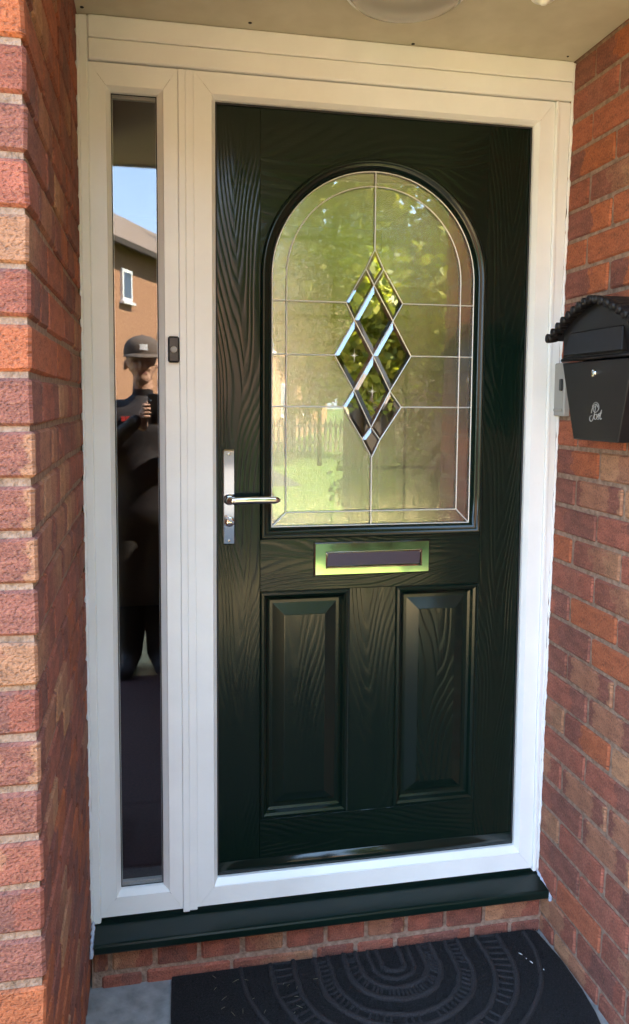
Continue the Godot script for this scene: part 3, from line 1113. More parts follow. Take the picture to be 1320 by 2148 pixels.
func postbox():
	var xf := 0.842
	var xw := 0.9285
	var zc := 0.3375
	var pb := thing("letterbox", "black metal letterbox with scalloped pitched roof on the right wall", "letterbox", Vector3(xw, 1.18, zc))
	var y0 := 1.180
	var y1 := 1.372
	var y2 := 1.455
	var w0 := 0.0955
	var w1 := 0.150
	# door of the box: tapering front
	var b := mb()
	b.hull([Vector3(xw, y0, zc - w0), Vector3(xw, y0, zc + w0), Vector3(xw, y1 - 0.006, zc + w1), Vector3(xw, y1 - 0.006, zc - w1), Vector3(xf + 0.006, y0, zc - w0), Vector3(xf + 0.006, y0, zc + w0), Vector3(xf, y1 - 0.006, zc + w1), Vector3(xf, y1 - 0.006, zc - w1)], 0.002)
	var body := part("body", flipped(b), M.postbox)
	# upper part up to the gable
	b = mb()
	var g := [Vector2(-w1, y1), Vector2(w1, y1), Vector2(w1, y2), Vector2(0.075, y2 + 0.034), Vector2(0.0, y2 + 0.046), Vector2(-0.075, y2 + 0.034), Vector2(-w1, y2)]
	var fr := []
	var bk := []
	for q in g:
		fr.append(Vector3(xf + 0.002, q.y, zc + q.x))
		bk.append(Vector3(xw, q.y, zc + q.x))
	b.loft([bk, fr])
	b.fan(fr)
	bk.reverse()
	b.fan(bk)
	part("head", b, M.postbox)
	# flap over the slot
	b = mb()
	b.hull([Vector3(xf + 0.002, y1 + 0.010, zc - 0.126), Vector3(xf + 0.002, y1 + 0.010, zc + 0.126), Vector3(xf + 0.002, y1 + 0.066, zc + 0.112), Vector3(xf + 0.002, y1 + 0.066, zc - 0.112), Vector3(xf - 0.013, y1 + 0.010, zc - 0.126), Vector3(xf - 0.013, y1 + 0.010, zc + 0.126), Vector3(xf - 0.002, y1 + 0.066, zc + 0.112), Vector3(xf - 0.002, y1 + 0.066, zc - 0.112)], 0.0025)
	part("flap", flipped(b), M.postbox)
	# rolled lip between flap and door
	b = mb(true)
	b.tube([Vector3(xf - 0.001, y1 + 0.001, zc - w1), Vector3(xf - 0.001, y1 + 0.001, zc + w1)], 0.004, 10)
	part("lip", b, M.postbox)
	# roof: a corrugated sheet bent over the gable, its front rim scalloped
	var ridge := []
	for i in 61:
		var t := -1.0 + 2.0 * i / 60.0
		var z := 0.190 * t
		var y := y2 + 0.054 - 0.075 * pow(absf(t), 1.5)
		y += 0.0045 * absf(sin(t * PI * 8.0))
		ridge.append(Vector2(z, y))
	b = mb(true)
	var outer_f := []
	var outer_b := []
	var inner_f := []
	var inner_b := []
	for i in 61:
		var q: Vector2 = ridge[i]
		var t := -1.0 + 2.0 * i / 60.0
		var f := xf - 0.016 - 0.003 * absf(sin(t * PI * 8.0))
		outer_f.append(Vector3(f, q.y, zc + q.x))
		outer_b.append(Vector3(xw + 0.003, q.y, zc + q.x))
		inner_f.append(Vector3(f, q.y - 0.010 - 0.006 * absf(sin(t * PI * 8.0)), zc + q.x))
		inner_b.append(Vector3(xw + 0.003, q.y - 0.012, zc + q.x))
	b.loft([outer_b, outer_f, inner_f, inner_b], false)
	for s in [0, 60]:
		if s == 0:
			b.quad(outer_b[s], outer_f[s], inner_f[s], inner_b[s])
		else:
			b.quad(outer_f[s], outer_b[s], inner_b[s], inner_f[s])
	var roof := part("roof", b, M.postbox)
	for i in 17:
		var t := -1.0 + 2.0 * i / 16.0
		var z := 0.190 * t
		var y := y2 + 0.054 - 0.075 * pow(absf(t), 1.5)
		b = mb(true)
		var rr := 0.0095 if absf(t) < 0.99 else 0.0115
		b.tube([Vector3(xf - 0.024, y - 0.004, zc + z), Vector3(xf - 0.0225, y - 0.004, zc + z), Vector3(xf - 0.012, y - 0.004, zc + z), Vector3(xf + 0.004, y - 0.003, zc + z)], [rr * 0.6, rr, rr, rr * 0.8], 12)
		part("scallop", b, M.postbox, roof)
	# lock
	b = mb(true)
	b.lathe(Vector3(xf + 0.0008, 1.337, zc), Vector3(-1, 0, 0), [[0.0095, 0.0], [0.0095, 0.004], [0.008, 0.0055], [0.006, 0.006], [0.0, 0.0062]], 24)
	var lock := part("lock", b, M.chrome)
	b = mb()
	b.box(Vector3(xf - 0.0062, 1.3320, zc - 0.001), Vector3(xf - 0.0050, 1.3420, zc + 0.001))
	part("keyhole", b, M.black_plastic, lock)
	post_lettering(body, xf, zc)


func flipped(b: MB) -> MB:
	return b


# «Post» in looping script: strokes of thin raised ribbon on the sloping front.
func post_lettering(body: Node3D, xf: float, zc: float):
	var strokes := [
		[[-10, 26], [-4, 33], [6, 36], [15, 31], [16, 22], [8, 15], [0, 14], [-6, 18], [-5, 24], [2, 27]],
		[[6, 33], [2, 20], [-3, 6], [-9, -4], [-17, -6], [-21, -1], [-18, 5], [-11, 6]],
		[[-14, 12], [-10, 22], [-2, 30], [8, 31], [12, 25]],
		[[4, 10], [-1, 7], [-2, 1], [3, -2], [8, 1], [9, 7], [5, 10], [11, 9]],
		[[11, 3], [16, 11], [17, 5], [16, -1], [11, -1]],
		[[16, 3], [21, 9], [28, 20], [22, 5], [23, -1], [28, 1]],
		[[18, 12], [29, 13]],
	]
	for s in strokes:
		var cv := Curve3D.new()
		for i in s.size():
			var p: Array = s[i]
			var a: Array = s[maxi(i - 1, 0)]
			var c: Array = s[mini(i + 1, s.size() - 1)]
			var t := Vector3(0, c[1] - a[1], c[0] - a[0]) / 6.0
			var q := Vector3(0, p[1], p[0])
			cv.add_point(q, -t, t)
		var path := []
		for i in 30:
			var q := cv.sample_baked(cv.get_baked_length() * i / 29.0)
			var y := 1.232 + q.y * 0.00105
			path.append(Vector3(xf + 0.006 * (1.366 - y) / 0.186 - 0.0007, y, zc + 0.002 + q.z * 0.00105))
		var b := mb(true)
		b.tube(path, 0.00085, 5)
		var o := part("lettering", b, M.grey_plastic, body)
		if s == strokes[0]:
			o.set_meta("label", "silver script lettering reading Post")


func doormat():
	var m := thing("doormat", "dark navy fibre doormat with looped ribs and curved front edge", "mat", Vector3(0.4, -GY, 0.3))
	var x0 := -0.131
	var x1 := 0.905
	var xc := (x0 + x1) / 2
	var hw := (x1 - x0) / 2
	var pts := []
	var zb := 0.040
	var zs := 0.17
	var dp := 0.52
	pts.append(Vector2(x0 + 0.006, zb))
	for i in 25:     # curved front
		var t := PI - PI * i / 24.0
		var cx := signf(cos(t)) * pow(absf(cos(t)), 0.62)
		pts.append(Vector2(xc + hw * cx, zs + dp * pow(sin(t), 0.75)))
	pts.append(Vector2(x1 - 0.012, zb + 0.01))
	pts.append(Vector2(x1 - 0.03, zb))
	var b := mb()
	var lo := []
	var hi := []
	var top := []
	for q in pts:
		lo.append(Vector3(q.x, -GY + 0.0005, q.y))
		hi.append(Vector3(q.x, -GY + 0.009, q.y))
		var inw: Vector2 = (Vector2(xc, 0.3) - q).normalized() * 0.004
		top.append(Vector3(q.x + inw.x, -GY + 0.012, q.y + inw.y))
	b.loft([lo, hi, top])
	b.fan(top)
	part("base", b, M.mat_fibre)
	# raised ribs: nested loops running out from the door, and ladders between them
	var yr := -GY + 0.0125
	var uc := 0.452
	for q in [[0.030, 0.135, 0.0075], [0.055, 0.162, 0.0070], [0.088, 0.195, 0.0080], [0.122, 0.234, 0.0085], [0.165, 0.285, 0.0075], [0.202, 0.322, 0.0080], [0.26, 0.37, 0.0078], [0.32, 0.41, 0.0078], [0.40, 0.44, 0.0070]]:
		var path := []
		var r: float = q[0]
		for i in 8:
			path.append(Vector3(uc - r, yr, lerpf(0.047, q[1] - r * 0.9, i / 8.0) if q[1] - r * 0.9 > 0.047 else 0.047 + 0.001 * i))
		var zc: float = maxf(q[1] - r * 0.9, 0.055)
		for i in 25:
			var t := PI - PI * i / 24.0
			path.append(Vector3(uc + r * cos(t), yr, zc + r * 0.9 * sin(t)))
		for i in 8:
			path.append(Vector3(uc + r, yr, lerpf(zc, 0.047, (i + 1) / 8.0)))
		for i in path.size():
			path[i] += Vector3(rng.randf_range(-0.002, 0.002), rng.randf_range(-0.0022, 0.0010), rng.randf_range(-0.002, 0.002))
		b = mb(true)
		b.tube(path, q[2], 6)
		part("rib", b, M.mat_rib)
	# ladders of short rungs between pairs of loops
	for pair in [[0.083, 0.190, 0.120, 0.232], [0.165, 0.285, 0.200, 0.320], [0.26, 0.37, 0.32, 0.41]]:
		for i in 44:
			var t := i / 43.0
			var a := loop_at(pair[0], pair[1], t, uc, yr)
			var c := loop_at(pair[2], pair[3], t, uc, yr)
			if rng.randf() < 0.12:
				continue
			b = mb(true)
			var mid := (a + c) / 2
			mid.y -= 0.001
			b.tube([a, mid, c], [0.0034, 0.0042, 0.0034], 5)
			part("rung", b, M.mat_rib)
	# stubby fibres over the visible part
	var fb := mb()
	fb.use_col = true
	for i in 16000:
		var p := Vector3(rng.randf_range(x0 + 0.008, x1 - 0.01), -GY + 0.010, rng.randf_range(zb + 0.004, 0.46))
		if p.z > 0.19 and absf(p.x - xc) > hw * pow(1.0 - pow((p.z - zs) / dp, 2.4), 0.40) - 0.008:
			continue
		var lean := Vector3(rng.randfn() * 0.4, 1.0, rng.randfn() * 0.4).normalized() * rng.randf_range(0.004, 0.010)
		var side := Vector3(rng.randfn(), 0, rng.randfn()).normalized() * 0.0015
		var g := rng.randf_range(0.003, 0.014) * (2.2 if rng.randf() < 0.06 else 1.0)
		fb.col = Color(g, g * 0.85, g * 0.92)
		fb.tri(p - side, p + side, p + lean)
	var fo := part("fibres", fb, M.fibre)
	fo.set_meta("kind", "stuff")
	# straw and chalk on it
	for k in 23:
		var at := Vector3(rng.randf_range(-0.05, 0.25), yr + 0.003, rng.randf_range(0.06, 0.25))
		if k > 17:
			at = Vector3(0.80 + 0.009 * (k - 18) + rng.randf_range(-0.006, 0.006), yr + 0.003, 0.14 + 0.018 * (k - 18) + rng.randf_range(-0.008, 0.008))
		var a := rng.randf() * TAU
		var l := rng.randf_range(0.003, 0.011)
		var dir: Vector3 = Vector3(cos(a), 0, sin(a)) * l
		if k > 17:
			dir = Vector3(rng.randf_range(0.1, 0.7), 0, 0.8) * rng.randf_range(0.002, 0.007)
		var dd := thing("dry_stalk" if k <= 17 else "chalk_crumb", "thin dry straw stalk lying on the dark doormat" if k <= 17 else "white crumb in the pale streak on the doormat", "straw" if k <= 17 else "crumb", at, "dry stalks on the doormat" if k <= 17 else "white crumbs on the doormat")
		b = mb(true)
		b.tube([at - dir, at + Vector3(0, 0.0006, 0), at + dir], [0.0004, 0.0006, 0.0003] if k <= 17 else [0.0008, 0.0015, 0.0007], 5)
		part("stalk" if k <= 17 else "crumb", b, M.straw if k <= 17 else M.chalk, dd)


func loop_at(r: float, depth: float, t: float, uc: float, y: float) -> Vector3:
	var zc := maxf(depth - r * 0.9, 0.055)
	var straight := zc - 0.047
	var arc := PI * r * 0.95
	var s := t * (2 * straight + arc)
	if s < straight:
		return Vector3(uc - r, y, 0.047 + s)
	if s > straight + arc:
		return Vector3(uc + r, y, zc - (s - straight - arc))
	var a := PI - PI * (s - straight) / arc
	return Vector3(uc + r * cos(a), y, zc + r * 0.9 * sin(a))


# ---------------------------------------------------------------- what the glass mirrors
func leaf_cloud(b: MB, centres: Array, count: int, size: float, tones: Array, r: RandomNumberGenerator):
	b.use_col = true
	for i in count:
		var c: Array = centres[r.randi() % centres.size()]
		var dir := Vector3(r.randfn(), r.randfn(), r.randfn()).normalized()
		var p: Vector3 = c[0] + dir * c[1] * pow(r.randf(), 0.45)
		var u := Vector3(r.randfn(), r.randfn() * 0.6, r.randfn()).normalized()
		var w := u.cross(Vector3(r.randfn(), r.randfn(), r.randfn())).normalized()
		var s := size * r.randf_range(0.6, 1.3)
		b.col = (tones[r.randi() % tones.size()] as Color) * r.randf_range(0.8, 1.2)
		b.col.a = 1.0
		var tip := p + u * s
		b.tri(p - u * s, p + w * s * 0.55, tip)
		b.tri(p - u * s, tip, p - w * s * 0.55)


func outside():
	var r := RandomNumberGenerator.new()
	r.seed = 99
	# small twin-stemmed tree on the lawn
	var base := Vector3(2.1, -GY - 0.012, 5.9)
	var t := thing("garden_tree", "small yellow-green tree with two dark stems on the lawn", "tree", base)
	var b := mb(true)
	b.tube([base + Vector3(-0.18, 0, 0), base + Vector3(-0.2, 0.9, 0), base + Vector3(-0.12, 1.7, 0.05), base + Vector3(-0.3, 2.6, 0.1)], [0.09, 0.075, 0.06, 0.03], 9)
	part("trunk", b, M.bark)
	b = mb(true)
	b.tube([base + Vector3(0.14, 0, 0.02), base + Vector3(0.16, 0.9, 0.02), base + Vector3(0.12, 1.8, 0.0), base + Vector3(0.4, 2.8, -0.1)], [0.09, 0.08, 0.06, 0.03], 9)
	part("trunk", b, M.bark)
	var centres := []
	for i in 90:
		var a := r.randf() * TAU
		var rad := sqrt(r.randf()) * 1.95
		var y := r.randf_range(1.75, 5.0)
		var sq := 1.0 - pow(absf(y - 3.3) / 1.9, 2.0) * 0.6
		centres.append([base + Vector3(cos(a) * rad * sq + 0.1, y, sin(a) * rad * sq * 0.8), r.randf_range(0.3, 0.5)])
	b = mb()
	leaf_cloud(b, centres, 26000, 0.06, [Color(0.21, 0.24, 0.04), Color(0.28, 0.29, 0.055), Color(0.33, 0.32, 0.07), Color(0.15, 0.19, 0.035)], r)
	part("crown", b, M.leaf)
	# flowers at its foot
	for k in 7:
		var fb := base + Vector3(-0.45 + 0.15 * k, 0.0, r.randf_range(-0.25, -0.1))
		var fl := thing("flowering_plant", "low red and white flowering plant at the foot of the tree", "plant", fb, "flowers round the tree")
		b = mb()
		leaf_cloud(b, [[fb + Vector3(0, 0.08, 0), 0.09]], 60, 0.03, [Color(0.05, 0.09, 0.02)], r)
		part("leaves", b, M.leaf, fl)
		b = mb()
		leaf_cloud(b, [[fb + Vector3(0, 0.15, 0), 0.08]], 50, 0.02, [Color(0.5, 0.02, 0.04), Color(0.6, 0.5, 0.5), Color(0.35, 0.01, 0.03)], r)
		part("blossom", b, M.leaf, fl)
	base = Vector3(4.4, -GY - 0.012, 5.2)
	thing("conifer", "dark dense conifer at the side of the lawn", "tree", base)
	b = mb(true)
	b.tube([base, base + Vector3(0, 2.5, 0), base + Vector3(0, 5.4, 0)], [0.16, 0.12, 0.04], 9)
	part("trunk", b, M.bark)
	centres.clear()
	for i in 60:
		var y := r.randf_range(0.5, 5.6)
		var a := r.randf() * TAU
		var rad := sqrt(r.randf()) * 1.5 * (1.0 - y / 8.0)
		centres.append([base + Vector3(cos(a) * rad, y, sin(a) * rad), 0.45])
	b = mb()
	leaf_cloud(b, centres, 9000, 0.08, [Color(0.02, 0.04, 0.012), Color(0.03, 0.055, 0.018)], r)
	part("crown", b, M.leaf)
	# dark hedge further back
	base = Vector3(5.2, -GY - 0.012, 7.5)
	thing("hedge", "loose olive brown hedge behind the small tree", "hedge", base)
	boxpart("stems", base + Vector3(-3.0, 0, -0.3), base + Vector3(3.0, 1.8, 0.3), 0.1, M.bark)
	centres.clear()
	for i in 60:
		centres.append([base + Vector3(r.randf_range(-3.1, 3.1), r.randf_range(0.2, 2.2), r.randf_range(-0.3, 0.3)), 0.4])
	b = mb()
	leaf_cloud(b, centres, 11000, 0.06, [Color(0.075, 0.075, 0.03), Color(0.10, 0.095, 0.045), Color(0.06, 0.055, 0.03)], r)
	part("foliage", b, M.leaf)
	# large tree behind
	base = Vector3(8.0, -GY - 0.012, 19.0)
	thing("garden_tree", "tall spreading green tree beyond the hedge", "tree", base)
	b = mb(true)
	b.tube([base, base + Vector3(0, 2, 0), base + Vector3(0.2, 5, 0)], [0.3, 0.24, 0.12], 10)
	part("trunk", b, M.bark)
	centres.clear()
	for i in 60:
		var v := Vector3(r.randfn(), r.randfn(), r.randfn()).normalized() * pow(r.randf(), 0.4)
		centres.append([base + Vector3(v.x * 3.2, 5.6 + v.y * 3.0, v.z * 3.2), r.randf_range(0.6, 1.1)])
	b = mb()
	leaf_cloud(b, centres, 12000, 0.10, [Color(0.12, 0.15, 0.025), Color(0.17, 0.20, 0.035), Color(0.22, 0.23, 0.05)], r)
	part("crown", b, M.leaf)
	# second tall tree in front of the terrace
	base = Vector3(4.3, -GY - 0.012, 24.0)
	thing("garden_tree", "tall pale green tree standing before the terrace", "tree", base)
	b = mb(true)
	b.tube([base, base + Vector3(0.1, 3, 0), base + Vector3(-0.1, 7, 0)], [0.22, 0.18, 0.08], 10)
	part("trunk", b, M.bark)
	centres.clear()
	for i in 60:
		var v := Vector3(r.randfn(), r.randfn(), r.randfn()).normalized() * pow(r.randf(), 0.4)
		centres.append([base + Vector3(v.x * 3.0, 6.9 + v.y * 2.6, v.z * 3.0), r.randf_range(0.6, 1.0)])
	b = mb()
	leaf_cloud(b, centres, 12000, 0.10, [Color(0.17, 0.20, 0.04), Color(0.22, 0.25, 0.06), Color(0.28, 0.29, 0.07)], r)
	part("crown", b, M.leaf)
	# young tree in front of the terrace wall
	base = Vector3(3.75, -GY - 0.012, 16.5)
	thing("garden_tree", "bushy olive young tree on the lawn before the picket fence", "tree", base)
	b = mb(true)
	b.tube([base, base + Vector3(0, 1.2, 0), base + Vector3(0.05, 3, 0)], [0.06, 0.05, 0.02], 8)
	part("trunk", b, M.bark)
	centres.clear()
	for i in 26:
		var v := Vector3(r.randfn(), r.randfn(), r.randfn()).normalized() * pow(r.randf(), 0.4)
		centres.append([base + Vector3(v.x * 1.0, 2.6 + v.y * 1.5, v.z * 0.8), 0.4])
	b = mb()
	leaf_cloud(b, centres, 9000, 0.07, [Color(0.11, 0.11, 0.045), Color(0.14, 0.13, 0.055)], r)
	part("crown", b, M.leaf)
	terrace()
	fence()


func terrace():
	# long brick terrace whose sunlit side runs away to the right behind the photographer
	var s := Vector3(-0.93, 0, 16.35) - Vector3(0.41, 0, 0.912) * 5.0
	var dir := Vector3(0.41, 0, 0.912)
	var nrm := Vector3(0.912, 0, -0.41)
	var h := thing("terrace_house", "sunlit orange brick terrace with brown tiled roof and white windows", "house", Vector3(s.x, -GY - 0.012, s.z))
	var y0 := -GY - 0.012
	var ye := 4.77
	var P := func(a: float, y: float, o: float): return s + dir * a + nrm * o + Vector3(0, y, 0)
	var b := mb()
	var L := 28.0
	b.hull([P.call(0, y0, -7), P.call(L, y0, -7), P.call(L, ye, -7), P.call(0, ye, -7), P.call(0, y0, 0), P.call(L, y0, 0), P.call(L, ye, 0), P.call(0, ye, 0)])
	part("wall", b, M.far_brick)
	b = mb()
	b.quad(P.call(-0.3, ye - 0.05, 0.35), P.call(L + 0.3, ye - 0.05, 0.35), P.call(L + 0.3, ye + 2.3, -3.5), P.call(-0.3, ye + 2.3, -3.5))
	b.quad(P.call(L + 0.3, ye - 0.05, -7.3), P.call(-0.3, ye - 0.05, -7.3), P.call(-0.3, ye + 2.3, -3.5), P.call(L + 0.3, ye + 2.3, -3.5))
	b.quad(P.call(L + 0.3, ye - 0.07, 0.35), P.call(-0.3, ye - 0.07, 0.35), P.call(-0.3, ye - 0.07, -7.3), P.call(L + 0.3, ye - 0.07, -7.3))
	b.tri(P.call(-0.3, ye - 0.05, -7.3), P.call(-0.3, ye - 0.05, 0.35), P.call(-0.3, ye + 2.3, -3.5))
	b.tri(P.call(L + 0.3, ye - 0.05, 0.35), P.call(L + 0.3, ye - 0.05, -7.3), P.call(L + 0.3, ye + 2.3, -3.5))
	var roof := part("roof", b, M.roof_tile)
	b = mb()
	b.hull([P.call(-0.3, ye - 0.18, 0.30), P.call(L + 0.3, ye - 0.18, 0.30), P.call(L + 0.3, ye - 0.06, 0.30), P.call(-0.3, ye - 0.06, 0.30), P.call(-0.3, ye - 0.18, 0.40), P.call(L + 0.3, ye - 0.18, 0.40), P.call(L + 0.3, ye - 0.06, 0.40), P.call(-0.3, ye - 0.06, 0.40)])
	part("gutter_board", b, M.bark, roof)
	for q in [[1.2, 3.4, 1.0, 1.1], [5.32, 3.72, 0.50, 0.72], [7.35, 3.2, 1.1, 1.2], [10.5, 3.3, 1.1, 1.2], [14.0, 3.3, 1.3, 1.2], [17.3, 3.3, 1.3, 1.2], [20.5, 3.3, 1.3, 1.2], [24, 3.3, 1.3, 1.2], [7.3, 0.9, 1.4, 1.3], [11.8, 0.9, 1.4, 1.3], [15.5, 0.9, 1.4, 1.3], [19.0, 0.9, 1.4, 1.3], [22.6, 0.9, 1.4, 1.3]]:
		b = mb()
		var x: float = q[0]
		var y: float = q[1] - GY
		b.hull([P.call(x, y, 0.001), P.call(x + q[2], y, 0.001), P.call(x + q[2], y + q[3], 0.001), P.call(x, y + q[3], 0.001), P.call(x, y, 0.06), P.call(x + q[2], y, 0.06), P.call(x + q[2], y + q[3], 0.06), P.call(x, y + q[3], 0.06)])
		var win := part("window", b, M.white_paint)
		b = mb()
		b.hull([P.call(x + 0.07, y + 0.09, 0.05), P.call(x + q[2] - 0.07, y + 0.09, 0.05), P.call(x + q[2] - 0.07, y + q[3] - 0.07, 0.05), P.call(x + 0.07, y + q[3] - 0.07, 0.05), P.call(x + 0.07, y + 0.09, 0.064), P.call(x + q[2] - 0.07, y + 0.09, 0.064), P.call(x + q[2] - 0.07, y + q[3] - 0.07, 0.064), P.call(x + 0.07, y + q[3] - 0.07, 0.064)])
		part("pane", b, M.window_glass, win)
		b = mb()
		b.hull([P.call(x - 0.06, y - 0.06, 0.001), P.call(x + q[2] + 0.06, y - 0.06, 0.001), P.call(x + q[2] + 0.06, y - 0.001, 0.001), P.call(x - 0.06, y - 0.001, 0.001), P.call(x - 0.06, y - 0.06, 0.12), P.call(x + q[2] + 0.06, y - 0.06, 0.12), P.call(x + q[2] + 0.06, y - 0.001, 0.12), P.call(x - 0.06, y - 0.001, 0.12)])
		part("sill", b, M.white_paint, win)


func fence():
	var base := Vector3(4.6, -GY - 0.012, 21.5)
	thing("picket_fence", "weathered grey brown picket fence across the end of the lawn", "fence", base)
	for y in [0.25, 0.75]:
		boxpart("rail", base + Vector3(-3.2, y, 0.0), base + Vector3(3.2, y + 0.08, 0.04), 0.004, M.fence_paint)
	var b := mb()
	b.box(base + Vector3(-0.045, 0.0, -0.025), base + Vector3(0.045, 0.92, -0.001), 0.003)
	b.hull([base + Vector3(-0.045, 0.92, -0.025), base + Vector3(0.045, 0.92, -0.025), base + Vector3(0.004, 1.0, -0.025), base + Vector3(-0.004, 1.0, -0.025), base + Vector3(-0.045, 0.92, -0.001), base + Vector3(0.045, 0.92, -0.001), base + Vector3(0.004, 1.0, -0.001), base + Vector3(-0.004, 1.0, -0.001)])
	var me := b.mesh()
	for i in 40:
		var o := part("picket", me, M.fence_paint)
		o.position = Vector3(-3.1 + 0.158 * i, 0, 0)


# ---------------------------------------------------------------- the person with the phone, seen in the sidelight
# Surface nets over tapered bones joined by a smooth minimum. bones: [a, b, ra, rb, k]
func flesh(b: MB, bones: Array, cell: float, paint: Callable):
	var lo := Vector3.INF
	var hi := -Vector3.INF
	for q in bones:
		var rr := Vector3.ONE * (maxf(q[2], q[3]) + cell * 3)
		lo = lo.min(q[0] - rr).min(q[1] - rr)
		hi = hi.max(q[0] + rr).max(q[1] + rr)
	var n := Vector3i(((hi - lo) / cell).ceil()) + Vector3i.ONE
	var f := PackedFloat32Array()
	f.resize(n.x * n.y * n.z)
	f.fill(10.0)
	for q in bones:
		var a: Vector3 = q[0]
		var c: Vector3 = q[1]
		var k: float = q[4]
		var m := Vector3.ONE * (maxf(q[2], q[3]) + k + cell * 2)
		var i0 := Vector3i(((a.min(c) - m - lo) / cell).floor()).clamp(Vector3i.ZERO, n - Vector3i.ONE)
		var i1 := Vector3i(((a.max(c) + m - lo) / cell).ceil()).clamp(Vector3i.ZERO, n - Vector3i.ONE)
		var ac := c - a
		var l2 := maxf(ac.length_squared(), 1e-9)
		for z in range(i0.z, i1.z + 1):
			for y in range(i0.y, i1.y + 1):
				for x in range(i0.x, i1.x + 1):
					var p := lo + Vector3(x, y, z) * cell
					var t := clampf((p - a).dot(ac) / l2, 0.0, 1.0)
					var dd := (p - a - ac * t).length() - lerpf(q[2], q[3], t)
					var at := (z * n.y + y) * n.x + x
					var old := f[at]
					var hh := maxf(k - absf(old - dd), 0.0) / k
					f[at] = minf(old, dd) - hh * hh * k * 0.25
	var vert := {}
	var offs := [Vector3i(0, 0, 0), Vector3i(1, 0, 0), Vector3i(0, 1, 0), Vector3i(1, 1, 0), Vector3i(0, 0, 1), Vector3i(1, 0, 1), Vector3i(0, 1, 1), Vector3i(1, 1, 1)]
	var edges := [[0, 1], [2, 3], [4, 5], [6, 7], [0, 2], [1, 3], [4, 6], [5, 7], [0, 4], [1, 5], [2, 6], [3, 7]]
	var val := func(c: Vector3i): return f[(c.z * n.y + c.y) * n.x + c.x]
	for z in n.z - 1:
		for y in n.y - 1:
			for x in n.x - 1:
				var at := (z * n.y + y) * n.x + x
				var v0 := f[at]
				if absf(v0) > cell * 2.5:
					continue
				var vs := [v0, f[at + 1], f[at + n.x], f[at + n.x + 1], f[at + n.x * n.y], f[at + n.x * n.y + 1], f[at + n.x * n.y + n.x], f[at + n.x * n.y + n.x + 1]]
				var sum := Vector3.ZERO
				var cnt := 0
				for e in edges:
					var p: float = vs[e[0]]
					var q: float = vs[e[1]]
					if (p < 0.0) != (q < 0.0):
						sum += Vector3(offs[e[0]]).lerp(Vector3(offs[e[1]]), p / (p - q))
						cnt += 1
				if cnt:
					vert[Vector3i(x, y, z)] = lo + (Vector3(x, y, z) + sum / cnt) * cell
	b.use_col = true
	var face := func(p: Array, flip: bool):
		if flip:
			p.reverse()
		for tri in [[0, 1, 2], [0, 2, 3]]:
			for i in [tri[0], tri[2], tri[1]]:
				b.st.set_color(paint.call(p[i]))
				b.st.set_uv(Vector2(p[i].x, p[i].y))
				b.st.add_vertex(p[i] - b.off)
	for c in vert.keys():
		for ax in 3:
			var d := Vector3i.ZERO
			d[ax] = 1
			var u := Vector3i.ZERO
			u[(ax + 1) % 3] = 1
			var w := Vector3i.ZERO
			w[(ax + 2) % 3] = 1
			var e: Vector3i = c + d
			if e[ax] >= n[ax]:
				continue
			var va: float = val.call(c)
			var vb: float = val.call(e)
			if (va < 0.0) == (vb < 0.0):
				continue
			if vert.has(c - u) and vert.has(c - w) and vert.has(c - u - w):
				face.call([vert[c - u - w], vert[c - w], vert[c], vert[c - u]], vb < 0.0)


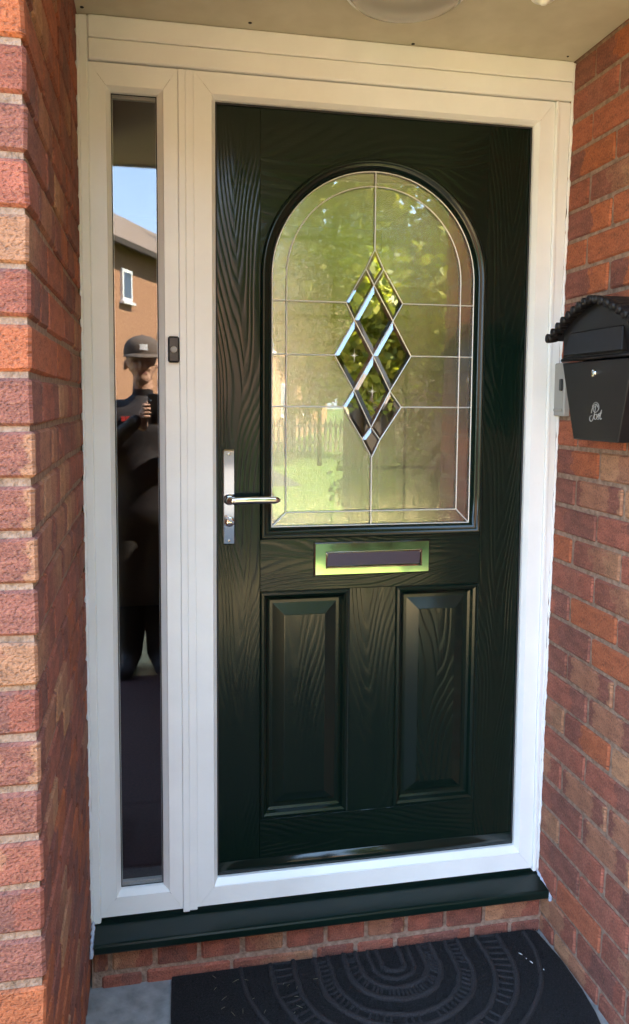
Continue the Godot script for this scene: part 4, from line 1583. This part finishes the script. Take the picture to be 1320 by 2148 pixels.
func photographer():
	var fz := 2.42
	var base := Vector3(-0.21, -GY, fz)
	var pr := thing("person", "person in dark jacket and grey cap photographing the door with a phone", "person", base)
	var o := Vector3(-0.21, -GY - 0.006, fz)
	var sole := o
	var P := func(x: float, y: float, z: float): return sole + Vector3(x, y, z)
	var hipy := 0.93
	var bones := []
	for s in [-1.0, 1.0]:
		bones.append([P.call(0.085 * s, hipy, 0.0), P.call(0.078 * s, 0.50, -0.02), 0.10, 0.078, 0.05])
		bones.append([P.call(0.078 * s, 0.50, -0.02), P.call(0.08 * s, 0.10, 0.03), 0.078, 0.068, 0.03])
		bones.append([P.call(0.08 * s, 0.055, 0.05), P.call(0.10 * s, 0.045, -0.17), 0.052, 0.042, 0.03])
		bones.append([P.call(0.17 * s, 1.44, 0.0), P.call(0.27 * s, 1.17, -0.06), 0.066, 0.054, 0.05])
		bones.append([P.call(0.27 * s, 1.17, -0.06), P.call(0.045 + 0.075 * s, 1.40, -0.335), 0.052, 0.037, 0.025])
	bones.append([P.call(0, hipy, 0.0), P.call(0, 1.12, 0.0), 0.145, 0.15, 0.08])
	bones.append([P.call(0, 1.12, 0.0), P.call(0, 1.34, 0.0), 0.15, 0.155, 0.08])
	bones.append([P.call(-0.1, 1.36, 0.01), P.call(0.1, 1.36, 0.01), 0.125, 0.125, 0.08])
	bones.append([P.call(0, 1.40, 0.02), P.call(0, 1.50, 0.015), 0.075, 0.066, 0.05])
	var jacket := Color(0.009, 0.0055, 0.0055)
	var trousers := Color(0.014, 0.009, 0.004)
	var shoe := Color(0.012, 0.010, 0.010)
	var skin := Color(0.50, 0.29, 0.19)
	var floor_y: float = sole.y
	var b := mb(true)
	flesh(b, bones, 0.018, func(p: Vector3):
		var y: float = p.y - floor_y
		return shoe if y < 0.09 else (trousers if y < 0.90 else jacket))
	# head
	var H := Vector3(-0.205, 1.475, fz - 0.035)
	var hb := [
		[H + Vector3(0, 0.035, 0.015), H + Vector3(0, 0.03, -0.01), 0.088, 0.084, 0.03],
		[H + Vector3(0, -0.03, -0.02), H + Vector3(0, -0.085, -0.055), 0.070, 0.042, 0.04],
		[H + Vector3(0, -0.08, 0.03), H + Vector3(0, -0.20, 0.05), 0.050, 0.058, 0.02],
		[H + Vector3(0, 0.005, -0.092), H + Vector3(0, -0.032, -0.112), 0.008, 0.0135, 0.012],
		[H + Vector3(-0.028, -0.036, -0.085), H + Vector3(0.028, -0.036, -0.085), 0.012, 0.012, 0.03],
		[H + Vector3(-0.03, 0.018, -0.082), H + Vector3(0.03, 0.018, -0.082), 0.012, 0.012, 0.02],
		[H + Vector3(-0.018, -0.064, -0.088), H + Vector3(0.018, -0.064, -0.088), 0.009, 0.009, 0.008],
		[H + Vector3(-0.088, -0.005, 0.01), H + Vector3(-0.09, -0.035, 0.005), 0.014, 0.011, 0.008],
		[H + Vector3(0.088, -0.005, 0.01), H + Vector3(0.09, -0.035, 0.005), 0.014, 0.011, 0.008]]
	flesh(b, hb, 0.0065, func(p: Vector3):
		var q: Vector3 = p - H
		if q.y < -0.145:
			return jacket
		if absf(q.y + 0.064) < 0.007 and absf(q.x) < 0.024 and q.z < -0.07:
			return Color(0.32, 0.12, 0.10)
		if q.z < -0.06 and (Vector2(absf(q.x) - 0.031, q.y - 0.0) / Vector2(0.013, 0.006)).length() < 1.0:
			return Color(0.05, 0.035, 0.03)
		if q.z > 0.005 and q.y > -0.04 or q.y > 0.05:
			return Color(0.06, 0.04, 0.025)
		return skin)
	# hands: palm, four fingers round the phone's edge and a thumb on each side
	var ph := Vector3(-0.165, 1.267, 2.0435)
	for s in [-1.0, 1.0]:
		var e := ph + Vector3(0.026 + 0.046 * s, -0.055, 0.022)
		var hand := [[e + Vector3(0.020 * s, -0.075, 0.04), e + Vector3(0.014 * s, -0.012, 0.018), 0.026, 0.024, 0.02]]
		for i in 4:
			var y := 0.028 - 0.019 * i
			var k := e + Vector3(0.016 * s, y, 0.012)
			var m := e + Vector3(0.008 * s, y + 0.002, -0.020)
			hand.append([k, m, 0.0095, 0.0088, 0.006])
			hand.append([m, e + Vector3((-0.014 - 0.002 * (1.5 - absf(i - 1.5))) * s, y + 0.003, -0.0245), 0.0088, 0.0072, 0.005])
		hand.append([e + Vector3(0.016 * s, -0.02, 0.03), e + Vector3(0.004 * s, 0.018, 0.026), 0.012, 0.010, 0.008])
		hand.append([e + Vector3(0.004 * s, 0.018, 0.026), e + Vector3(-0.006 * s, 0.042, 0.020), 0.010, 0.008, 0.005])
		flesh(b, hand, 0.0045, func(_p): return skin)
	part("body", b, M.skin_cloth)
	# cap
	b = mb(true)
	var c0 := H + Vector3(0, 0.035, 0.003)
	b.lathe(c0, Vector3.UP, [[0.0995, -0.008], [0.1005, 0.006], [0.099, 0.03], [0.092, 0.058], [0.076, 0.082], [0.048, 0.099], [0.018, 0.106], [0.006, 0.108], [0.0055, 0.112], [0.0, 0.113]], 32)
	var cap := part("cap", b, M.cap_cloth)
	b = mb(true)
	var up := []
	var dn := []
	for i in 17:
		var a := PI * (0.16 + 0.68 * i / 16.0)
		var inn := c0 + Vector3(cos(a) * 0.098, 0.004, -sin(a) * 0.098)
		var outp := c0 + Vector3(cos(a) * 0.112, -0.002 - 0.016 * sin(a), -sin(a) * 0.098 - 0.075 * pow(sin(a), 1.3))
		up.append([inn, outp])
	for i in 16:
		b.quad(up[i][0], up[i][1], up[i + 1][1], up[i + 1][0])
		var dnv := Vector3(0, -0.004, 0)
		b.quad(up[i + 1][0] + dnv, up[i + 1][1] + dnv, up[i][1] + dnv, up[i][0] + dnv)
		b.quad(up[i + 1][1], up[i][1], up[i][1] + dnv, up[i + 1][1] + dnv)
	part("brim", b, M.cap_cloth, cap)
	b = mb()
	for i in 4:
		var a0 := PI * 0.5 + 0.02 - 0.11 * (i - 1.5) - 0.05
		var q := func(a: float, y: float, rr: float): return c0 + Vector3(cos(a) * rr, y, -sin(a) * rr)
		b.quad(q.call(a0, 0.022, 0.1020), q.call(a0 - 0.105, 0.022, 0.1020), q.call(a0 - 0.105, 0.054, 0.0958), q.call(a0, 0.054, 0.0958))
	part("badge", b, M.chalk, cap)
	# red marks on the jacket front
	b = mb()
	for i in 3:
		var x := -0.315 + 0.022 * i
		b.box(Vector3(x, 1.155, fz - 0.150), Vector3(x + 0.018, 1.180, fz - 0.10), 0.001)
	part("print", b, M.red_print)
	# phone in the hands, its back to the door just behind the lens
	thing("phone", "black smartphone held up in both hands by the person", "phone", ph + Vector3(0.026, -0.12, 0.014))
	b = mb()
	b.box(ph + Vector3(-0.0125, -0.122, 0.010), ph + Vector3(0.0645, 0.034, 0.0185), 0.002)
	part("case", b, M.black_plastic)
	b = mb(true)
	b.lathe(ph + Vector3(0, 0, 0.0102), Vector3(0, 0, -1), [[0.0075, 0.0], [0.0075, 0.0015], [0.0062, 0.002], [0.0, 0.0018]], 20)
	part("lens", b, M.window_glass)
